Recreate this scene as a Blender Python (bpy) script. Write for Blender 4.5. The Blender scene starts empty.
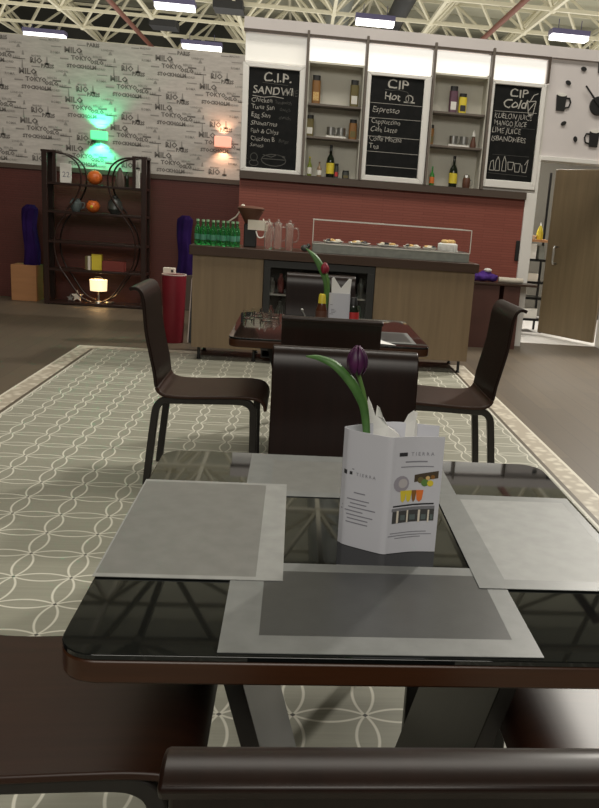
import bpy, bmesh, math, random
from mathutils import Vector, Matrix
random.seed(7)
PI = math.pi
scene = bpy.context.scene
COL = scene.collection

# ------------------------------------------------------------------ camera, world, light, exposure
CAM = Vector((0, 0, 1.3568))
RT = Vector((0.99345058, -0.08942107, 0.07113242))
UP = Vector((-0.04831101, 0.23543477, 0.97068868))
FW = Vector((0.10354707, 0.96776771, -0.22957278))
FPX, CX, CY = 809.418, 373.29, 404.0
cd = bpy.data.cameras.new('camera'); cam = bpy.data.objects.new('camera', cd); COL.objects.link(cam)
m = Matrix((RT, UP, -FW)).transposed().to_4x4(); m.translation = CAM
cam.matrix_world = m
cd.sensor_fit = 'AUTO'; cd.sensor_width = 36; cd.lens = FPX / 808 * 36
cd.shift_x = (299.5 - CX) / 808; cd.clip_start = .02; cd.clip_end = 300
scene.camera = cam

scene.view_settings.view_transform = 'Standard'; scene.view_settings.look = 'None'
scene.view_settings.gamma = 1; scene.view_settings.use_curve_mapping = False
scene.view_settings.exposure = 0.0
world = bpy.data.worlds.new('world'); scene.world = world; world.use_nodes = True
bg = world.node_tree.nodes['Background']; bg.inputs[0].default_value = (1, .93, .78, 1); bg.inputs[1].default_value = .10

def area(name, loc, target, size, power, color=(1, .95, .85), size_y=None, spread=None):
    l = bpy.data.lights.new(name, 'AREA'); l.energy = power; l.color = color; l.size = size
    if size_y: l.shape = 'RECTANGLE'; l.size_y = size_y
    if spread: l.spread = spread
    o = bpy.data.objects.new(name, l); COL.objects.link(o); o.location = loc
    o.rotation_euler = (Vector(target) - Vector(loc)).to_track_quat('-Z', 'Y').to_euler()
    return o
area('front_fill_light', (-.5, -4.5, 6.0), (0.3, 5, 1.2), 6, 330, size_y=2.5)  # added fill behind the camera, lifts menu card, walls and chair backs
area('hall_light_middle', (1, 5.6, 7.4), (1, 5.6, 0), 9, 370, size_y=2)
area('hall_spot', (4.9, 9.3, 5.6), (0, 3, .3), .4, 420, color=(1, .95, .86))
area('roof_fill_light', (0, 29, 5.6), (0, 30, 12), 40, 3000, color=(1, .96, .86), size_y=20)  # added unseen fill facing up, brightens roof sheet and space frame
area('back_room_light', (2.9, 10.6, 2.9), (3.1, 9.9, 0), .6, 60, color=(1, .97, .9))

def at(x, y, Y):
    d = RT * ((x - CX) / FPX) - UP * ((y - CY) / FPX) + FW
    return CAM + d * (Y / d.y)

# ------------------------------------------------------------------ materials
def mat(name, color=(.8, .8, .8), rough=.5, metal=0, emit=None, es=0, trans=0, ior=1.5, coat=0, alpha=1, spec=.5, sheen=0):
    m = bpy.data.materials.new(name); m.use_nodes = True
    b = m.node_tree.nodes['Principled BSDF']; I = b.inputs
    I['Base Color'].default_value = (*color, 1); I['Roughness'].default_value = rough; I['Metallic'].default_value = metal
    I['IOR'].default_value = ior; I['Transmission Weight'].default_value = trans; I['Coat Weight'].default_value = coat
    I['Alpha'].default_value = alpha; I['Specular IOR Level'].default_value = spec
    if emit: I['Emission Color'].default_value = (*emit, 1); I['Emission Strength'].default_value = es
    return m
class NT:
    def __init__(s, m): s.m = m; s.n = m.node_tree.nodes; s.l = m.node_tree.links; s.b = s.n['Principled BSDF']
    def _in(s, sock, v):
        if isinstance(v, bpy.types.NodeSocket): s.l.new(v, sock)
        elif v is not None: sock.default_value = v
    def math(s, op, a, b=None, c=None):
        n = s.n.new('ShaderNodeMath'); n.operation = op
        for i, v in enumerate((a, b, c)):
            if v is not None: s._in(n.inputs[i], v)
        return n.outputs[0]
    def coord(s, kind='Object'): return s.n.new('ShaderNodeTexCoord').outputs[kind]
    def pos(s): return s.n.new('ShaderNodeNewGeometry').outputs['Position']
    def sep(s, v):
        n = s.n.new('ShaderNodeSeparateXYZ'); s.l.new(v, n.inputs[0]); return n.outputs
    def mapping(s, v, scale=(1, 1, 1), loc=(0, 0, 0)):
        n = s.n.new('ShaderNodeMapping'); s.l.new(v, n.inputs[0]); n.inputs['Scale'].default_value = scale; n.inputs['Location'].default_value = loc
        return n.outputs[0]
    def noise(s, v, scale=5, detail=4, rough=.5):
        n = s.n.new('ShaderNodeTexNoise'); s._in(n.inputs['Vector'], v); n.inputs['Scale'].default_value = scale
        n.inputs['Detail'].default_value = detail; n.inputs['Roughness'].default_value = rough; return n.outputs[0]
    def mix(s, f, a, b):
        n = s.n.new('ShaderNodeMix'); n.data_type = 'RGBA'
        s._in(n.inputs[0], f)
        for sock, v in ((n.inputs[6], a), (n.inputs[7], b)):
            if isinstance(v, tuple): sock.default_value = (*v, 1)
            else: s.l.new(v, sock)
        return n.outputs[2]
    def ramp(s, f, a, b):
        n = s.n.new('ShaderNodeMapRange'); s._in(n.inputs[0], f); n.inputs[1].default_value = a; n.inputs[2].default_value = b
        return n.outputs[0]
    def base(s, c): s.l.new(c, s.b.inputs['Base Color'])
    def rough(s, c): s.l.new(c, s.b.inputs['Roughness'])
    def bump(s, h, strength=.3, dist=.01):
        n = s.n.new('ShaderNodeBump'); n.inputs['Strength'].default_value = strength; n.inputs['Distance'].default_value = dist
        s._in(n.inputs['Height'], h); s.l.new(n.outputs[0], s.b.inputs['Normal'])
def wood(name, c1, c2, scale=(3, 40, 40), rough=.4, coat=0, bump=.05, spec=.5):
    m = mat(name, c1, rough, coat=coat, spec=spec); t = NT(m)
    v = t.mapping(t.coord(), scale)
    n = t.noise(v, 1.0, 6, .6); t.base(t.mix(t.ramp(n, .3, .7), c1, c2))
    if bump: t.bump(n, bump, .002)
    return m
def speckle(name, c1, c2, scale=60, rough=.6, **k):
    m = mat(name, c1, rough, **k); t = NT(m); n = t.noise(t.coord(), scale, 4); t.base(t.mix(t.ramp(n, .35, .65), c1, c2)); return m

M = {}
M['chair'] = wood('chair_dark_plywood', (.010, .004, .0026), (.015, .006, .004), (3, 50, 3), .33, spec=.32, bump=0)
M['chair_red'] = wood('chair_seat_plywood', (.025, .009, .0045), (.038, .0135, .007), (3, 50, 3), .38, spec=.35, bump=0)
M['table_wood'] = wood('table_dark_wood', (.06, .022, .009), (.038, .014, .006), (2, 60, 60), .3, spec=.4, bump=0)
M['leg_wood'] = wood('leg_charcoal_wood', (.012, .01, .009), (.018, .015, .013), (30, 30, 3), .35, bump=0)
M['black_glass'] = mat('black_glass', (.006, .007, .007), .03, spec=.5)
M['oak'] = wood('light_oak_laminate', (.22, .155, .09), (.17, .118, .067), (22, 22, 1.2), .45, bump=0)
M['door_oak'] = wood('door_oak_laminate', (.22, .165, .095), (.17, .125, .07), (22, 22, 1.2), .4, bump=0)
M['counter_top'] = wood('dark_brown_laminate', (.062, .036, .024), (.045, .025, .017), (2, 30, 30), .3, bump=0)
M['brown_trim'] = mat('brown_trim', (.085, .06, .045), .5)
M['taupe_trim'] = mat('taupe_trim', (.15, .122, .10), .5)
M['white_paint'] = speckle('white_paint', (.72, .69, .65), (.68, .65, .61), 6, .5)
M['clock_wall'] = speckle('white_wall_paint', (.74, .69, .68), (.70, .655, .645), 3, .6)
M['white_frame'] = mat('white_frame_paint', (.88, .86, .82), .35)
M['niche'] = speckle('niche_grey_paint', (.72, .70, .61), (.68, .66, .575), 4, .6)
M['lightbox'] = mat('lightbox_acrylic', (.85, .83, .78), .5, emit=(1, .96, .87), es=.75)
M['lightbox_dim'] = mat('lightbox_acrylic_dim', (.85, .83, .78), .5, emit=(1, .95, .85), es=.33)
M['slate'] = speckle('chalkboard_slate', (.007, .008, .008), (.012, .012, .012), 12, .6, spec=.15)
M['chalk'] = mat('chalk_white', (.48, .46, .42), .9)
M['chalk_faint'] = mat('chalk_smudged', (.10, .098, .09), .9)
M['black'] = mat('black_matte', (.012, .012, .012), .5)
M['black_metal'] = mat('black_metal', (.015, .015, .015), .3, metal=.5)
M['steel'] = mat('brushed_steel', (.55, .55, .53), .35, metal=1)
M['grey_metal'] = speckle('grey_metal_panel', (.27, .28, .25), (.23, .24, .22), 20, .4, metal=.3)
M['glass'] = mat('clear_glass', (1, 1, 1), .02, trans=1, ior=1.3)
M['white_glass'] = mat('glass_edge', (.75, .72, .66), .2, alpha=.9)
M['green_glass'] = mat('green_glass', (.12, .75, .25), .05, trans=.92, ior=1.35)
M['paper'] = mat('white_paper', (.6, .605, .66), .5)
M['napkin'] = mat('white_napkin', (.82, .81, .78), .8)
M['label_white'] = mat('white_label', (.8, .78, .72), .6)
M['ink'] = mat('dark_ink', (.03, .03, .035), .6)
M['ink_grey'] = mat('grey_ink', (.25, .25, .29), .6)
M['yellow'] = mat('yellow_label', (.75, .6, .05), .5)
M['amber'] = mat('amber_print', (.26, .12, .03), .5)
M['orange'] = mat('orange_print', (.8, .2, .04), .5)
M['olive'] = mat('olive_print', (.16, .13, .045), .6)
M['purple'] = speckle('purple_fabric', (.10, .03, .30), (.05, .015, .17), 14, .8)
M['dark_purple'] = speckle('dark_purple_fabric', (.03, .012, .09), (.015, .006, .045), 3, .95, spec=.1)
M['cream'] = mat('cream_cloth', (.72, .66, .56), .85)
M['red_board'] = speckle('red_laminate', (.19, .008, .018), (.16, .006, .014), 5, .5)
M['pale_edge'] = mat('pale_edge', (.6, .5, .45), .5)
M['tan'] = wood('tan_plywood', (.42, .2, .085), (.36, .17, .07), (2, 2, 20), .6, bump=0)
M['tulip'] = speckle('purple_tulip_petal', (.085, .01, .07), (.045, .006, .045), 40, .5)
M['red_tulip'] = mat('red_tulip_petal', (.25, .012, .03), .5)
M['leaf'] = speckle('green_leaf', (.05, .14, .03), (.085, .2, .05), 30, .5)
M['stem'] = mat('green_stem', (.12, .24, .06), .5)
M['orange_skin'] = mat('orange_glaze', (.75, .17, .03), .35)
M['ceramic_dark'] = mat('dark_ceramic', (.06, .065, .06), .3)
M['ceramic_grey'] = mat('grey_blue_ceramic', (.12, .15, .15), .4)
M['brown_leather'] = mat('brown_leather', (.12, .05, .03), .5)
M['shade_glow'] = mat('lamp_shade_glow', (.9, .75, .5), .6, emit=(1, .72, .4), es=1.3)
M['wine_glass'] = mat('dark_bottle_glass', (.01, .015, .008), .08)
M['brown_sauce'] = mat('brown_sauce_bottle', (.09, .03, .015), .15)
M['red_print'] = mat('red_print', (.5, .03, .03), .5)
M['pastry'] = speckle('golden_pastry', (.6, .33, .09), (.75, .55, .25), 60, .6)
M['purple_metal'] = mat('violet_housing', (.11, .10, .2), .4)
M['tube'] = mat('fluorescent_tube', (1, 1, 1), .5, emit=(1, .97, .93), es=2.6)
M['green_lamp'] = mat('green_lit_glass', (.2, .9, .5), .4, emit=(.12, 1, .35), es=.9)
M['pink_lamp'] = mat('pink_lit_glass', (.9, .5, .4), .4, emit=(1, .38, .25), es=.75)
M['truss'] = mat('cream_painted_steel', (.66, .62, .48), .5)
M['roof'] = speckle('roof_sheet', (.56, .545, .43), (.46, .45, .35), .4, .8)
M['far_wall'] = speckle('far_hall_wall', (.03, .03, .025), (.05, .05, .042), .3, .9)
M['duct'] = mat('dark_duct', (.02, .02, .022), .6)
M['red_pipe'] = mat('oxide_red_pipe', (.17, .06, .04), .6)
M['grey_wall'] = mat('grey_partition', (.12, .11, .09), .7)

# red textured wall: fine horizontal embossed courses
def red_mat(name, c1, c2):
    m = mat(name, c1, .55); t = NT(m); b = t.n.new('ShaderNodeTexBrick')
    v = t.coord(); xyz = t.sep(v); cmb = t.n.new('ShaderNodeCombineXYZ'); t.l.new(xyz[0], cmb.inputs[0]); t.l.new(xyz[2], cmb.inputs[1])
    t.l.new(cmb.outputs[0], b.inputs['Vector']); b.inputs['Scale'].default_value = 1
    b.inputs['Brick Width'].default_value = .45; b.inputs['Row Height'].default_value = .028; b.inputs['Mortar Size'].default_value = .003
    b.inputs['Color1'].default_value = (*c1, 1); b.inputs['Color2'].default_value = (*c2, 1); b.inputs['Mortar'].default_value = (*[k * .8 for k in c1], 1)
    t.base(b.outputs['Color']); n = t.noise(v, 40); t.bump(t.math('ADD', b.outputs['Fac'], t.math('MULTIPLY', n, -.5)), .3, -.004)
    return m
M['red_wall'] = red_mat('red_textured_wall', (.26, .07, .048), (.285, .08, .056))
M['red_dark'] = red_mat('maroon_wall', (.09, .02, .014), (.10, .022, .016))

# hall floor: long dark planks running towards the booth
m = M['floor'] = mat('dark_wood_planks', (.1, .08, .06), .5); t = NT(m); P_ = t.pos(); xyz = t.sep(P_)
cmb = t.n.new('ShaderNodeCombineXYZ'); t.l.new(xyz[1], cmb.inputs[0]); t.l.new(xyz[0], cmb.inputs[1])
b = t.n.new('ShaderNodeTexBrick'); t.l.new(cmb.outputs[0], b.inputs['Vector']); b.inputs['Scale'].default_value = 1
b.inputs['Brick Width'].default_value = 1.3; b.inputs['Row Height'].default_value = .19; b.inputs['Mortar Size'].default_value = .002
b.inputs['Color1'].default_value = (.13, .1, .066, 1); b.inputs['Color2'].default_value = (.1, .077, .053, 1); b.inputs['Mortar'].default_value = (.05, .04, .03, 1)
n = t.noise(t.mapping(P_, (18, .9, 1)), 1, 5, .6)
t.base(t.mix(t.math('MULTIPLY', t.ramp(n, .35, .7), .5), b.outputs['Color'], (.09, .072, .053)))

# tile-pattern runner: lens-shaped loops on a 20 cm lattice, dark diamonds at the nodes, patterned border band
CELL = .2; RX0, RX1, RY0, RY1 = -1.91, 1.635, -2.5, 7.46
m = M['runner'] = mat('patterned_runner', (.4, .38, .32), .45); t = NT(m); xyz = t.sep(t.pos())
def fr(a): # centred fraction in cells, nodes at 0
    return t.math('SUBTRACT', t.math('FRACT', t.math('ADD', a, .5)), .5)
ax = t.math('DIVIDE', t.math('SUBTRACT', xyz[0], -.7486), CELL); ay = t.math('DIVIDE', t.math('SUBTRACT', xyz[1], 2.5692), CELL)
nx, ny = fr(ax), fr(ay)                       # distance from node
S = .15; R = (.25 + S * S) / (2 * S)
def lens(n_along, n_across):
    # along measured from the mid of the petal
    u = t.math('SUBTRACT', .5, t.math('ABSOLUTE', n_along))
    arc = t.math('SUBTRACT', t.math('SQRT', t.math('SUBTRACT', R * R, t.math('MULTIPLY', u, u))), R - S)
    d = t.math('ABSOLUTE', t.math('SUBTRACT', t.math('ABSOLUTE', n_across), t.math('MAXIMUM', arc, .028)))
    return d
d = t.math('MINIMUM', lens(nx, ny), lens(ny, nx))
line = t.math('SUBTRACT', 1, t.ramp(d, .013, .027))
dia = t.math('SUBTRACT', 1, t.ramp(t.math('ADD', t.math('ABSOLUTE', nx), t.math('ABSOLUTE', ny)), .035, .05))
streak = t.noise(t.mapping(t.pos(), (2, 90, 1)), 1, 3, .6)
basec = t.mix(t.ramp(streak, .3, .7), (.27, .265, .212), (.31, .305, .245))
c = t.mix(line, basec, (.66, .64, .55)); c = t.mix(dia, c, (.07, .065, .055))
# border: distance to nearest long edge / far edge
dx = t.math('MINIMUM', t.math('SUBTRACT', xyz[0], RX0), t.math('SUBTRACT', RX1, xyz[0]))
dy = t.math('SUBTRACT', RY1, xyz[1]); de = t.math('MINIMUM', dx, dy)
vo = t.n.new('ShaderNodeTexVoronoi'); vo.feature = 'F1'; t.l.new(t.mapping(t.pos(), (16, 16, 16)), vo.inputs['Vector']); vo.inputs['Scale'].default_value = 1
band = t.mix(t.math('MULTIPLY', t.ramp(vo.outputs['Distance'], .25, .55), .8), (.62, .57, .47), (.36, .31, .24))
inb = t.math('LESS_THAN', de, .135); dk = t.math('MULTIPLY', t.math('GREATER_THAN', de, .135), t.math('LESS_THAN', de, .16))
ed = t.math('LESS_THAN', de, .018); ed2 = t.math('MULTIPLY', t.math('GREATER_THAN', de, .16), t.math('LESS_THAN', de, .175))
c = t.mix(inb, c, band); c = t.mix(dk, c, (.11, .09, .065)); c = t.mix(ed, c, (.66, .62, .52)); c = t.mix(ed2, c, (.6, .58, .5))
t.base(c)

# wallpaper ground
m = M['wallpaper'] = mat('wallpaper_ground', (.42, .39, .36), .7); t = NT(m)
t.base(t.mix(t.ramp(t.noise(t.mapping(t.coord(), (2, 2, 9)), 2, 6, .7), .35, .7), (.62, .58, .535), (.46, .43, .395)))
M['print_dark'] = mat('wallpaper_print', (.19, .175, .16), .8)
M['print_mid'] = mat('wallpaper_print_faded', (.32, .3, .275), .8)

# woven vinyl placemat
def woven(name, c, rough, spec):
    m = mat(name, c, rough, spec=spec); t = NT(m); v = t.coord(); x = t.sep(v)
    w = t.math('MULTIPLY', t.math('SINE', t.math('MULTIPLY', x[0], 2400)), t.math('SINE', t.math('MULTIPLY', x[1], 2400)))
    n = t.noise(v, 25, 3); c2 = tuple(k * .86 for k in c)
    t.base(t.mix(t.ramp(n, .35, .65), c, c2)); t.bump(t.noise(t.mapping(v, (260, 260, 1)), 1, 1), .08, .001)
    return m
M['mat_edge'] = woven('woven_vinyl_mid', (.185, .192, .187), .42, .5)
M['mat_inner'] = woven('woven_vinyl_dark', (.05, .052, .052), .3, .75)  # on the near mat this darker tone paints in shade
M['mat_edge_pale'] = woven('woven_vinyl_pale', (.31, .315, .305), .42, .5)
M['mat_inner_pale'] = woven('woven_vinyl_pale_grey', (.18, .18, .17), .42, .6)
M['mat_inner_light'] = woven('woven_vinyl_light', (.28, .285, .275), .5, .5)

# ------------------------------------------------------------------ mesh helpers
class MB:
    def __init__(s): s.v = []; s.f = []; s.mi = []; s.mats = []
    def _m(s, m):
        if m is None: return 0
        if m not in s.mats: s.mats.append(m)
        return s.mats.index(m)
    def add(s, vs, fs, m=None):
        o = len(s.v); s.v += [tuple(v) for v in vs]; k = s._m(m)
        for f in fs: s.f.append([i + o for i in f]); s.mi.append(k)
        return s
    def box(s, x0, x1, y0, y1, z0, z1, m=None):
        vs = [(x, y, z) for z in (z0, z1) for y in (y0, y1) for x in (x0, x1)]
        return s.add(vs, [(0, 2, 3, 1), (4, 5, 7, 6), (0, 1, 5, 4), (2, 6, 7, 3), (0, 4, 6, 2), (1, 3, 7, 5)], m)
    def bar(s, a, b, w, h=None, m=None, up=(0, 0, 1)):
        a, b = Vector(a), Vector(b); h = h or w; d = (b - a).normalized(); u = Vector(up)
        if abs(d.dot(u)) > .98: u = Vector((0, 1, 0))
        x = d.cross(u).normalized() * w / 2; y = x.cross(d).normalized() * h / 2
        vs = [p + q for p in (a, b) for q in (-x - y, x - y, x + y, -x + y)]
        return s.add(vs, [(3, 2, 1, 0), (4, 5, 6, 7), (0, 1, 5, 4), (1, 2, 6, 5), (2, 3, 7, 6), (3, 0, 4, 7)], m)
    def tube(s, pts, r, n=10, m=None, closed=False):
        pts = [Vector(p) for p in pts]; rs = r if isinstance(r, (list, tuple)) else [r] * len(pts)
        N = len(pts); vs = []; prev = None
        for i, p in enumerate(pts):
            if closed: d = (pts[(i + 1) % N] - pts[i - 1])
            else: d = pts[min(i + 1, N - 1)] - pts[max(i - 1, 0)]
            d.normalize()
            u = prev if prev is not None else (Vector((0, 0, 1)) if abs(d.z) < .9 else Vector((1, 0, 0)))
            u = (u - d * u.dot(d)).normalized(); prev = u; w = d.cross(u)
            for k in range(n):
                a = 2 * PI * k / n; vs.append(p + (u * math.cos(a) + w * math.sin(a)) * rs[i])
        fs = [(i * n + k, i * n + (k + 1) % n, (i + 1) * n + (k + 1) % n, (i + 1) * n + k) for i in range(N - 1) for k in range(n)]
        if closed: fs += [((N - 1) * n + k, (N - 1) * n + (k + 1) % n, (k + 1) % n, k) for k in range(n)]
        else: fs += [tuple(range(n))[::-1], tuple(range((N - 1) * n, N * n))]
        return s.add(vs, fs, m)
    def rectsweep(s, pts, w, h, m=None):   # path in XZ plane, w along Y, h in plane
        pts = [Vector(p) for p in pts]; N = len(pts); vs = []
        for i, p in enumerate(pts):
            d = (pts[min(i + 1, N - 1)] - pts[max(i - 1, 0)]).normalized(); nrm = Vector((-d.z, 0, d.x))
            for a, b in ((-1, -1), (1, -1), (1, 1), (-1, 1)): vs.append(p + Vector((0, a * w / 2, 0)) + nrm * b * h / 2)
        fs = [(i * 4 + k, i * 4 + (k + 1) % 4, (i + 1) * 4 + (k + 1) % 4, (i + 1) * 4 + k) for i in range(N - 1) for k in range(4)]
        fs += [(3, 2, 1, 0), tuple(range((N - 1) * 4, N * 4))]
        return s.add(vs, fs, m)
    def lathe(s, prof, n=20, c=(0, 0, 0), m=None, cap=True):
        c = Vector(c); N = len(prof); vs = []
        for r, z in prof:
            for k in range(n): a = 2 * PI * k / n; vs.append(c + Vector((r * math.cos(a), r * math.sin(a), z)))
        fs = [(i * n + k, i * n + (k + 1) % n, (i + 1) * n + (k + 1) % n, (i + 1) * n + k) for i in range(N - 1) for k in range(n)]
        if cap: fs += [tuple(range(n))[::-1], tuple(range((N - 1) * n, N * n))]
        return s.add(vs, fs, m)
    def ball(s, c, r, n=12, m=None, sc=(1, 1, 1)):
        pr = [(max(1e-4, math.sin(PI * i / n)) * r, -math.cos(PI * i / n) * r) for i in range(n + 1)]
        o = len(s.v); s.lathe(pr, n * 2 - 4, (0, 0, 0), m)
        for i in range(o, len(s.v)): v = s.v[i]; s.v[i] = (v[0] * sc[0] + c[0], v[1] * sc[1] + c[1], v[2] * sc[2] + c[2])
        return s
    def prism(s, poly, z0, z1, m=None):    # polygon in XY
        n = len(poly); vs = [(x, y, z0) for x, y in poly] + [(x, y, z1) for x, y in poly]
        return s.add(vs, [tuple(range(n))[::-1], tuple(range(n, 2 * n))] + [(k, (k + 1) % n, n + (k + 1) % n, n + k) for k in range(n)], m)
    def prismy(s, poly, y0, y1, m=None):   # polygon in XZ, facing -Y
        n = len(poly); vs = [(x, y0, z) for x, z in poly] + [(x, y1, z) for x, z in poly]
        return s.add(vs, [tuple(range(n)), tuple(range(n, 2 * n))[::-1]] + [(k, n + k, n + (k + 1) % n, (k + 1) % n) for k in range(n)], m)
    def build(s, name, material=None, parent=None, bevel=0, smooth=True, loc=None, seg=2, fix=True):
        me = bpy.data.meshes.new(name); me.from_pydata(s.v, [], s.f)
        ms = s.mats if s.mats else [material]
        for mm in ms: me.materials.append(mm)
        if s.mats:
            for p, k in zip(me.polygons, s.mi): p.material_index = k
        if fix:
            bmh = bmesh.new(); bmh.from_mesh(me); bmesh.ops.recalc_face_normals(bmh, faces=bmh.faces); bmh.to_mesh(me); bmh.free()
        if smooth:
            me.polygons.foreach_set('use_smooth', [True] * len(me.polygons)); me.set_sharp_from_angle(angle=math.radians(35))
        o = bpy.data.objects.new(name, me); COL.objects.link(o)
        if parent: o.parent = parent
        if loc: o.location = loc
        if bevel:
            b = o.modifiers.new('bevel', 'BEVEL'); b.width = bevel; b.segments = seg; b.limit_method = 'ANGLE'; b.angle_limit = math.radians(40); b.harden_normals = False
        return o
def box(name, x0, x1, y0, y1, z0, z1, m, parent=None, bevel=0): return MB().box(x0, x1, y0, y1, z0, z1).build(name, m, parent, bevel)
def tag(o, label=None, cat=None, group=None, kind=None):
    if label: o['label'] = label
    if cat: o['category'] = cat
    if group: o['group'] = group
    if kind: o['kind'] = kind
    return o
def thing(name, label, cat, loc=(0, 0, 0), rz=0, group=None):
    o = bpy.data.objects.new(name, None); COL.objects.link(o); o.location = loc; o.rotation_euler = (0, 0, rz); o.empty_display_size = .05
    return tag(o, label, cat, group)
def structure(o, label=None):
    o['kind'] = 'structure'
    if label: o['label'] = label
    return o
def copy_tree(o, parent=None):
    c = o.copy(); COL.objects.link(c); c.parent = parent
    for ch in o.children: copy_tree(ch, c)
    return c
def dup(o, loc, rz, label, group=None):
    c = copy_tree(o); c.location = loc; c.rotation_euler = (0, 0, rz); c['label'] = label
    if group: c['group'] = group
    return c
def crom(pts, n=6):
    P = [Vector(p) for p in pts]; P = [P[0] * 2 - P[1]] + P + [P[-1] * 2 - P[-2]]; out = []
    for i in range(1, len(P) - 2):
        a, b, c, d = P[i - 1:i + 3]
        for k in range(n):
            t = k / n; out.append(.5 * ((2 * b) + (c - a) * t + (2 * a - 5 * b + 4 * c - d) * t * t + (3 * b - a - 3 * c + d) * t ** 3))
    out.append(P[-2]); return out
def rrect(x0, x1, y0, y1, r, n=6):
    out = []
    for cx, cy, a0 in ((x1 - r, y1 - r, 0), (x0 + r, y1 - r, 90), (x0 + r, y0 + r, 180), (x1 - r, y0 + r, 270)):
        for k in range(n + 1): a = math.radians(a0 + 90 * k / n); out.append((cx + r * math.cos(a), cy + r * math.sin(a)))
    return out
def text_geo(mb, s, size, fn, m=None, align='LEFT', extrude=.0, shear=0, res=2, offset=0, sx=1):
    """flat lettering added to mb; fn maps (u, v) of the text plane to a point"""
    cu = bpy.data.curves.new('t', 'FONT'); cu.body = s; cu.size = size; cu.align_x = align; cu.shear = shear; cu.resolution_u = res; cu.offset = offset
    o = bpy.data.objects.new('t', cu); COL.objects.link(o); dg = bpy.context.evaluated_depsgraph_get()
    me = bpy.data.meshes.new_from_object(o.evaluated_get(dg)); bpy.data.objects.remove(o); bpy.data.curves.remove(cu)
    mb.add([fn(v.co.x * sx, v.co.y) for v in me.vertices], [tuple(p.vertices) for p in me.polygons], m); bpy.data.meshes.remove(me)

# ------------------------------------------------------------------ the setting
YW, YF = 8.93, 10.64
structure(box('floor', -30, 30, -12, 45, -.1, 0, M['floor']), 'dark brown plank floor')
r = MB().box(RX0, RX1, RY0, RY1, 0.0, .003).build('floor_runner', M['runner'], smooth=False)
tag(r, 'grey-beige patterned floor runner with looping white lines and cream border under the tables', 'rug')

wb = MB()
wb.box(-.63, 2.45, YW, 9.2, 0, 1.61, M['red_wall'])
wb.box(-.63, 2.575, 9.16, 9.2, 1.61, 3.06, M['white_paint'])
wb.box(-.63, .018, YW, 9.16, 1.685, 2.76, M['white_paint'])
wb.box(.632, 1.322, YW, 9.16, 1.685, 2.775, M['white_paint'])
wb.box(1.95, 2.575, YW, 9.16, 1.685, 2.80, M['white_paint'])
wb.box(2.575, 4.6, YW, 9.2, 2.08, 3.07, M['clock_wall'])
wb.box(3.72, 4.6, YW, 9.2, 0, 2.08, M['clock_wall'])
wb.box(-.63, 4.6, 8.89, 9.2, 3.07, 3.18, M['clock_wall'])
structure(wb.build('wall_back'), 'red and white booth wall behind the counter')
structure(MB().box(-.63, 2.45, 8.87, 9.16, 1.61, 1.685).build('trim_1', M['brown_trim']), 'dark brown ledge under the menu boards')
structure(MB().box(-.63, 2.56, 8.88, 8.93, 3.045, 3.07).box(2.535, 2.56, 8.88, 8.93, 2.81, 3.045).build('trim_2', M['brown_trim']), 'thin brown rail over the light panels')
fm = MB().box(2.45, 2.575, 8.90, 9.22, 0, 1.683).box(2.542, 2.575, 8.90, 9.22, 1.683, 2.08).box(3.565, 3.72, 8.90, 9.22, 0, 2.08).box(2.575, 3.565, 8.90, 9.22, 2.035, 2.08).box(3.565, 4.6, 8.90, 8.93, 2.035, 2.08)
structure(fm.build('trim_3', M['white_frame'], bevel=.004), 'white frame of the open doorway')

wl = MB().box(-9, -.3, YF, YF + .1, 1.63, 3.1, M['wallpaper']).box(-9, -.3, YF, YF + .1, 0, 1.63, M['red_dark'])
wl = structure(wl.build('wall_left'), 'far partition, lettered wallpaper above maroon')
structure(MB().box(-9, -.65, YF - .015, YF, 1.575, 1.63).build('trim_4', M['brown_trim']), 'narrow brown rail under the wallpaper')
# wallpaper print, a repeating motif of small words and skylines
pm = MB()
words = [('RIO', 0, 0, .088, 1), ('PARIS', .13, -.045, .06, 1), ('LONDON', .30, -.08, .032, 0), ('MILO', -.13, -.13, .09, 1), ('ROMA', -.29, -.155, .04, 0),
         ('TOKYO', -.05, -.205, .068, 1), ('PARIS', -.22, .03, .045, 0), ('MADRID', .02, .07, .03, 0), ('BERLIN', .20, -.165, .034, 0), ('OSLO', .17, -.235, .06, 1), ('STOCKHOLM', -.10, -.295, .056, 1), ('MADRID', .22, -.30, .034, 0)]
def wp(px, pz): return lambda u, v: (px + u, YF - .002, pz + v)
col_i = 0; x = -4.3
while x < -.4:
    for r_ in range(0, 5):
        z0 = 1.68 + r_ * .56 + (.28 if col_i % 2 else 0)
        for w_, ox, oz, size, dk in words:
            px, pz = x + ox - .02, z0 + oz
            if pz < 1.64 or pz + size * .8 > 3.09 or px + len(w_) * size * .62 > -.62: continue
            text_geo(pm, w_, size, wp(px, pz), M['print_dark'] if dk else M['print_mid'], res=1, offset=.003 if dk else .001)
        for ox, oz, w, h, tt in ((.165, -.01, .03, .09, 0), (.15, -.01, .06, .02, 1), (-.115, -.07, .022, .1, 0), (.24, -.19, .1, .018, 1), (.02, -.15, .05, .05, 0), (-.2, -.21, .1, .016, 1), (.10, -.3, .09, .012, 1), (.32, -.25, .14, .01, 1), (-.3, -.08, .12, .01, 1), (.36, -.12, .05, .035, 0), (.0, -.045, .1, .012, 1), (.42, -.2, .03, .05, 0)):
            px, pz = x + ox, z0 + oz
            if pz < 1.64 or pz + h > 3.09 or px + w > -.62: continue
            k0, k1 = (.35, .65) if tt == 0 else (0, 1)
            pm.add([(px, YF - .002, pz), (px + w, YF - .002, pz), (px + w * k1, YF - .002, pz + h), (px + w * k0, YF - .002, pz + h)], [(0, 1, 2, 3)], M['print_dark'] if (ox > .1 and tt) else M['print_mid'])
    x += .53; col_i += 1
pm.build('wallpaper_print', None, wl, smooth=False, fix=False)

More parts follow.
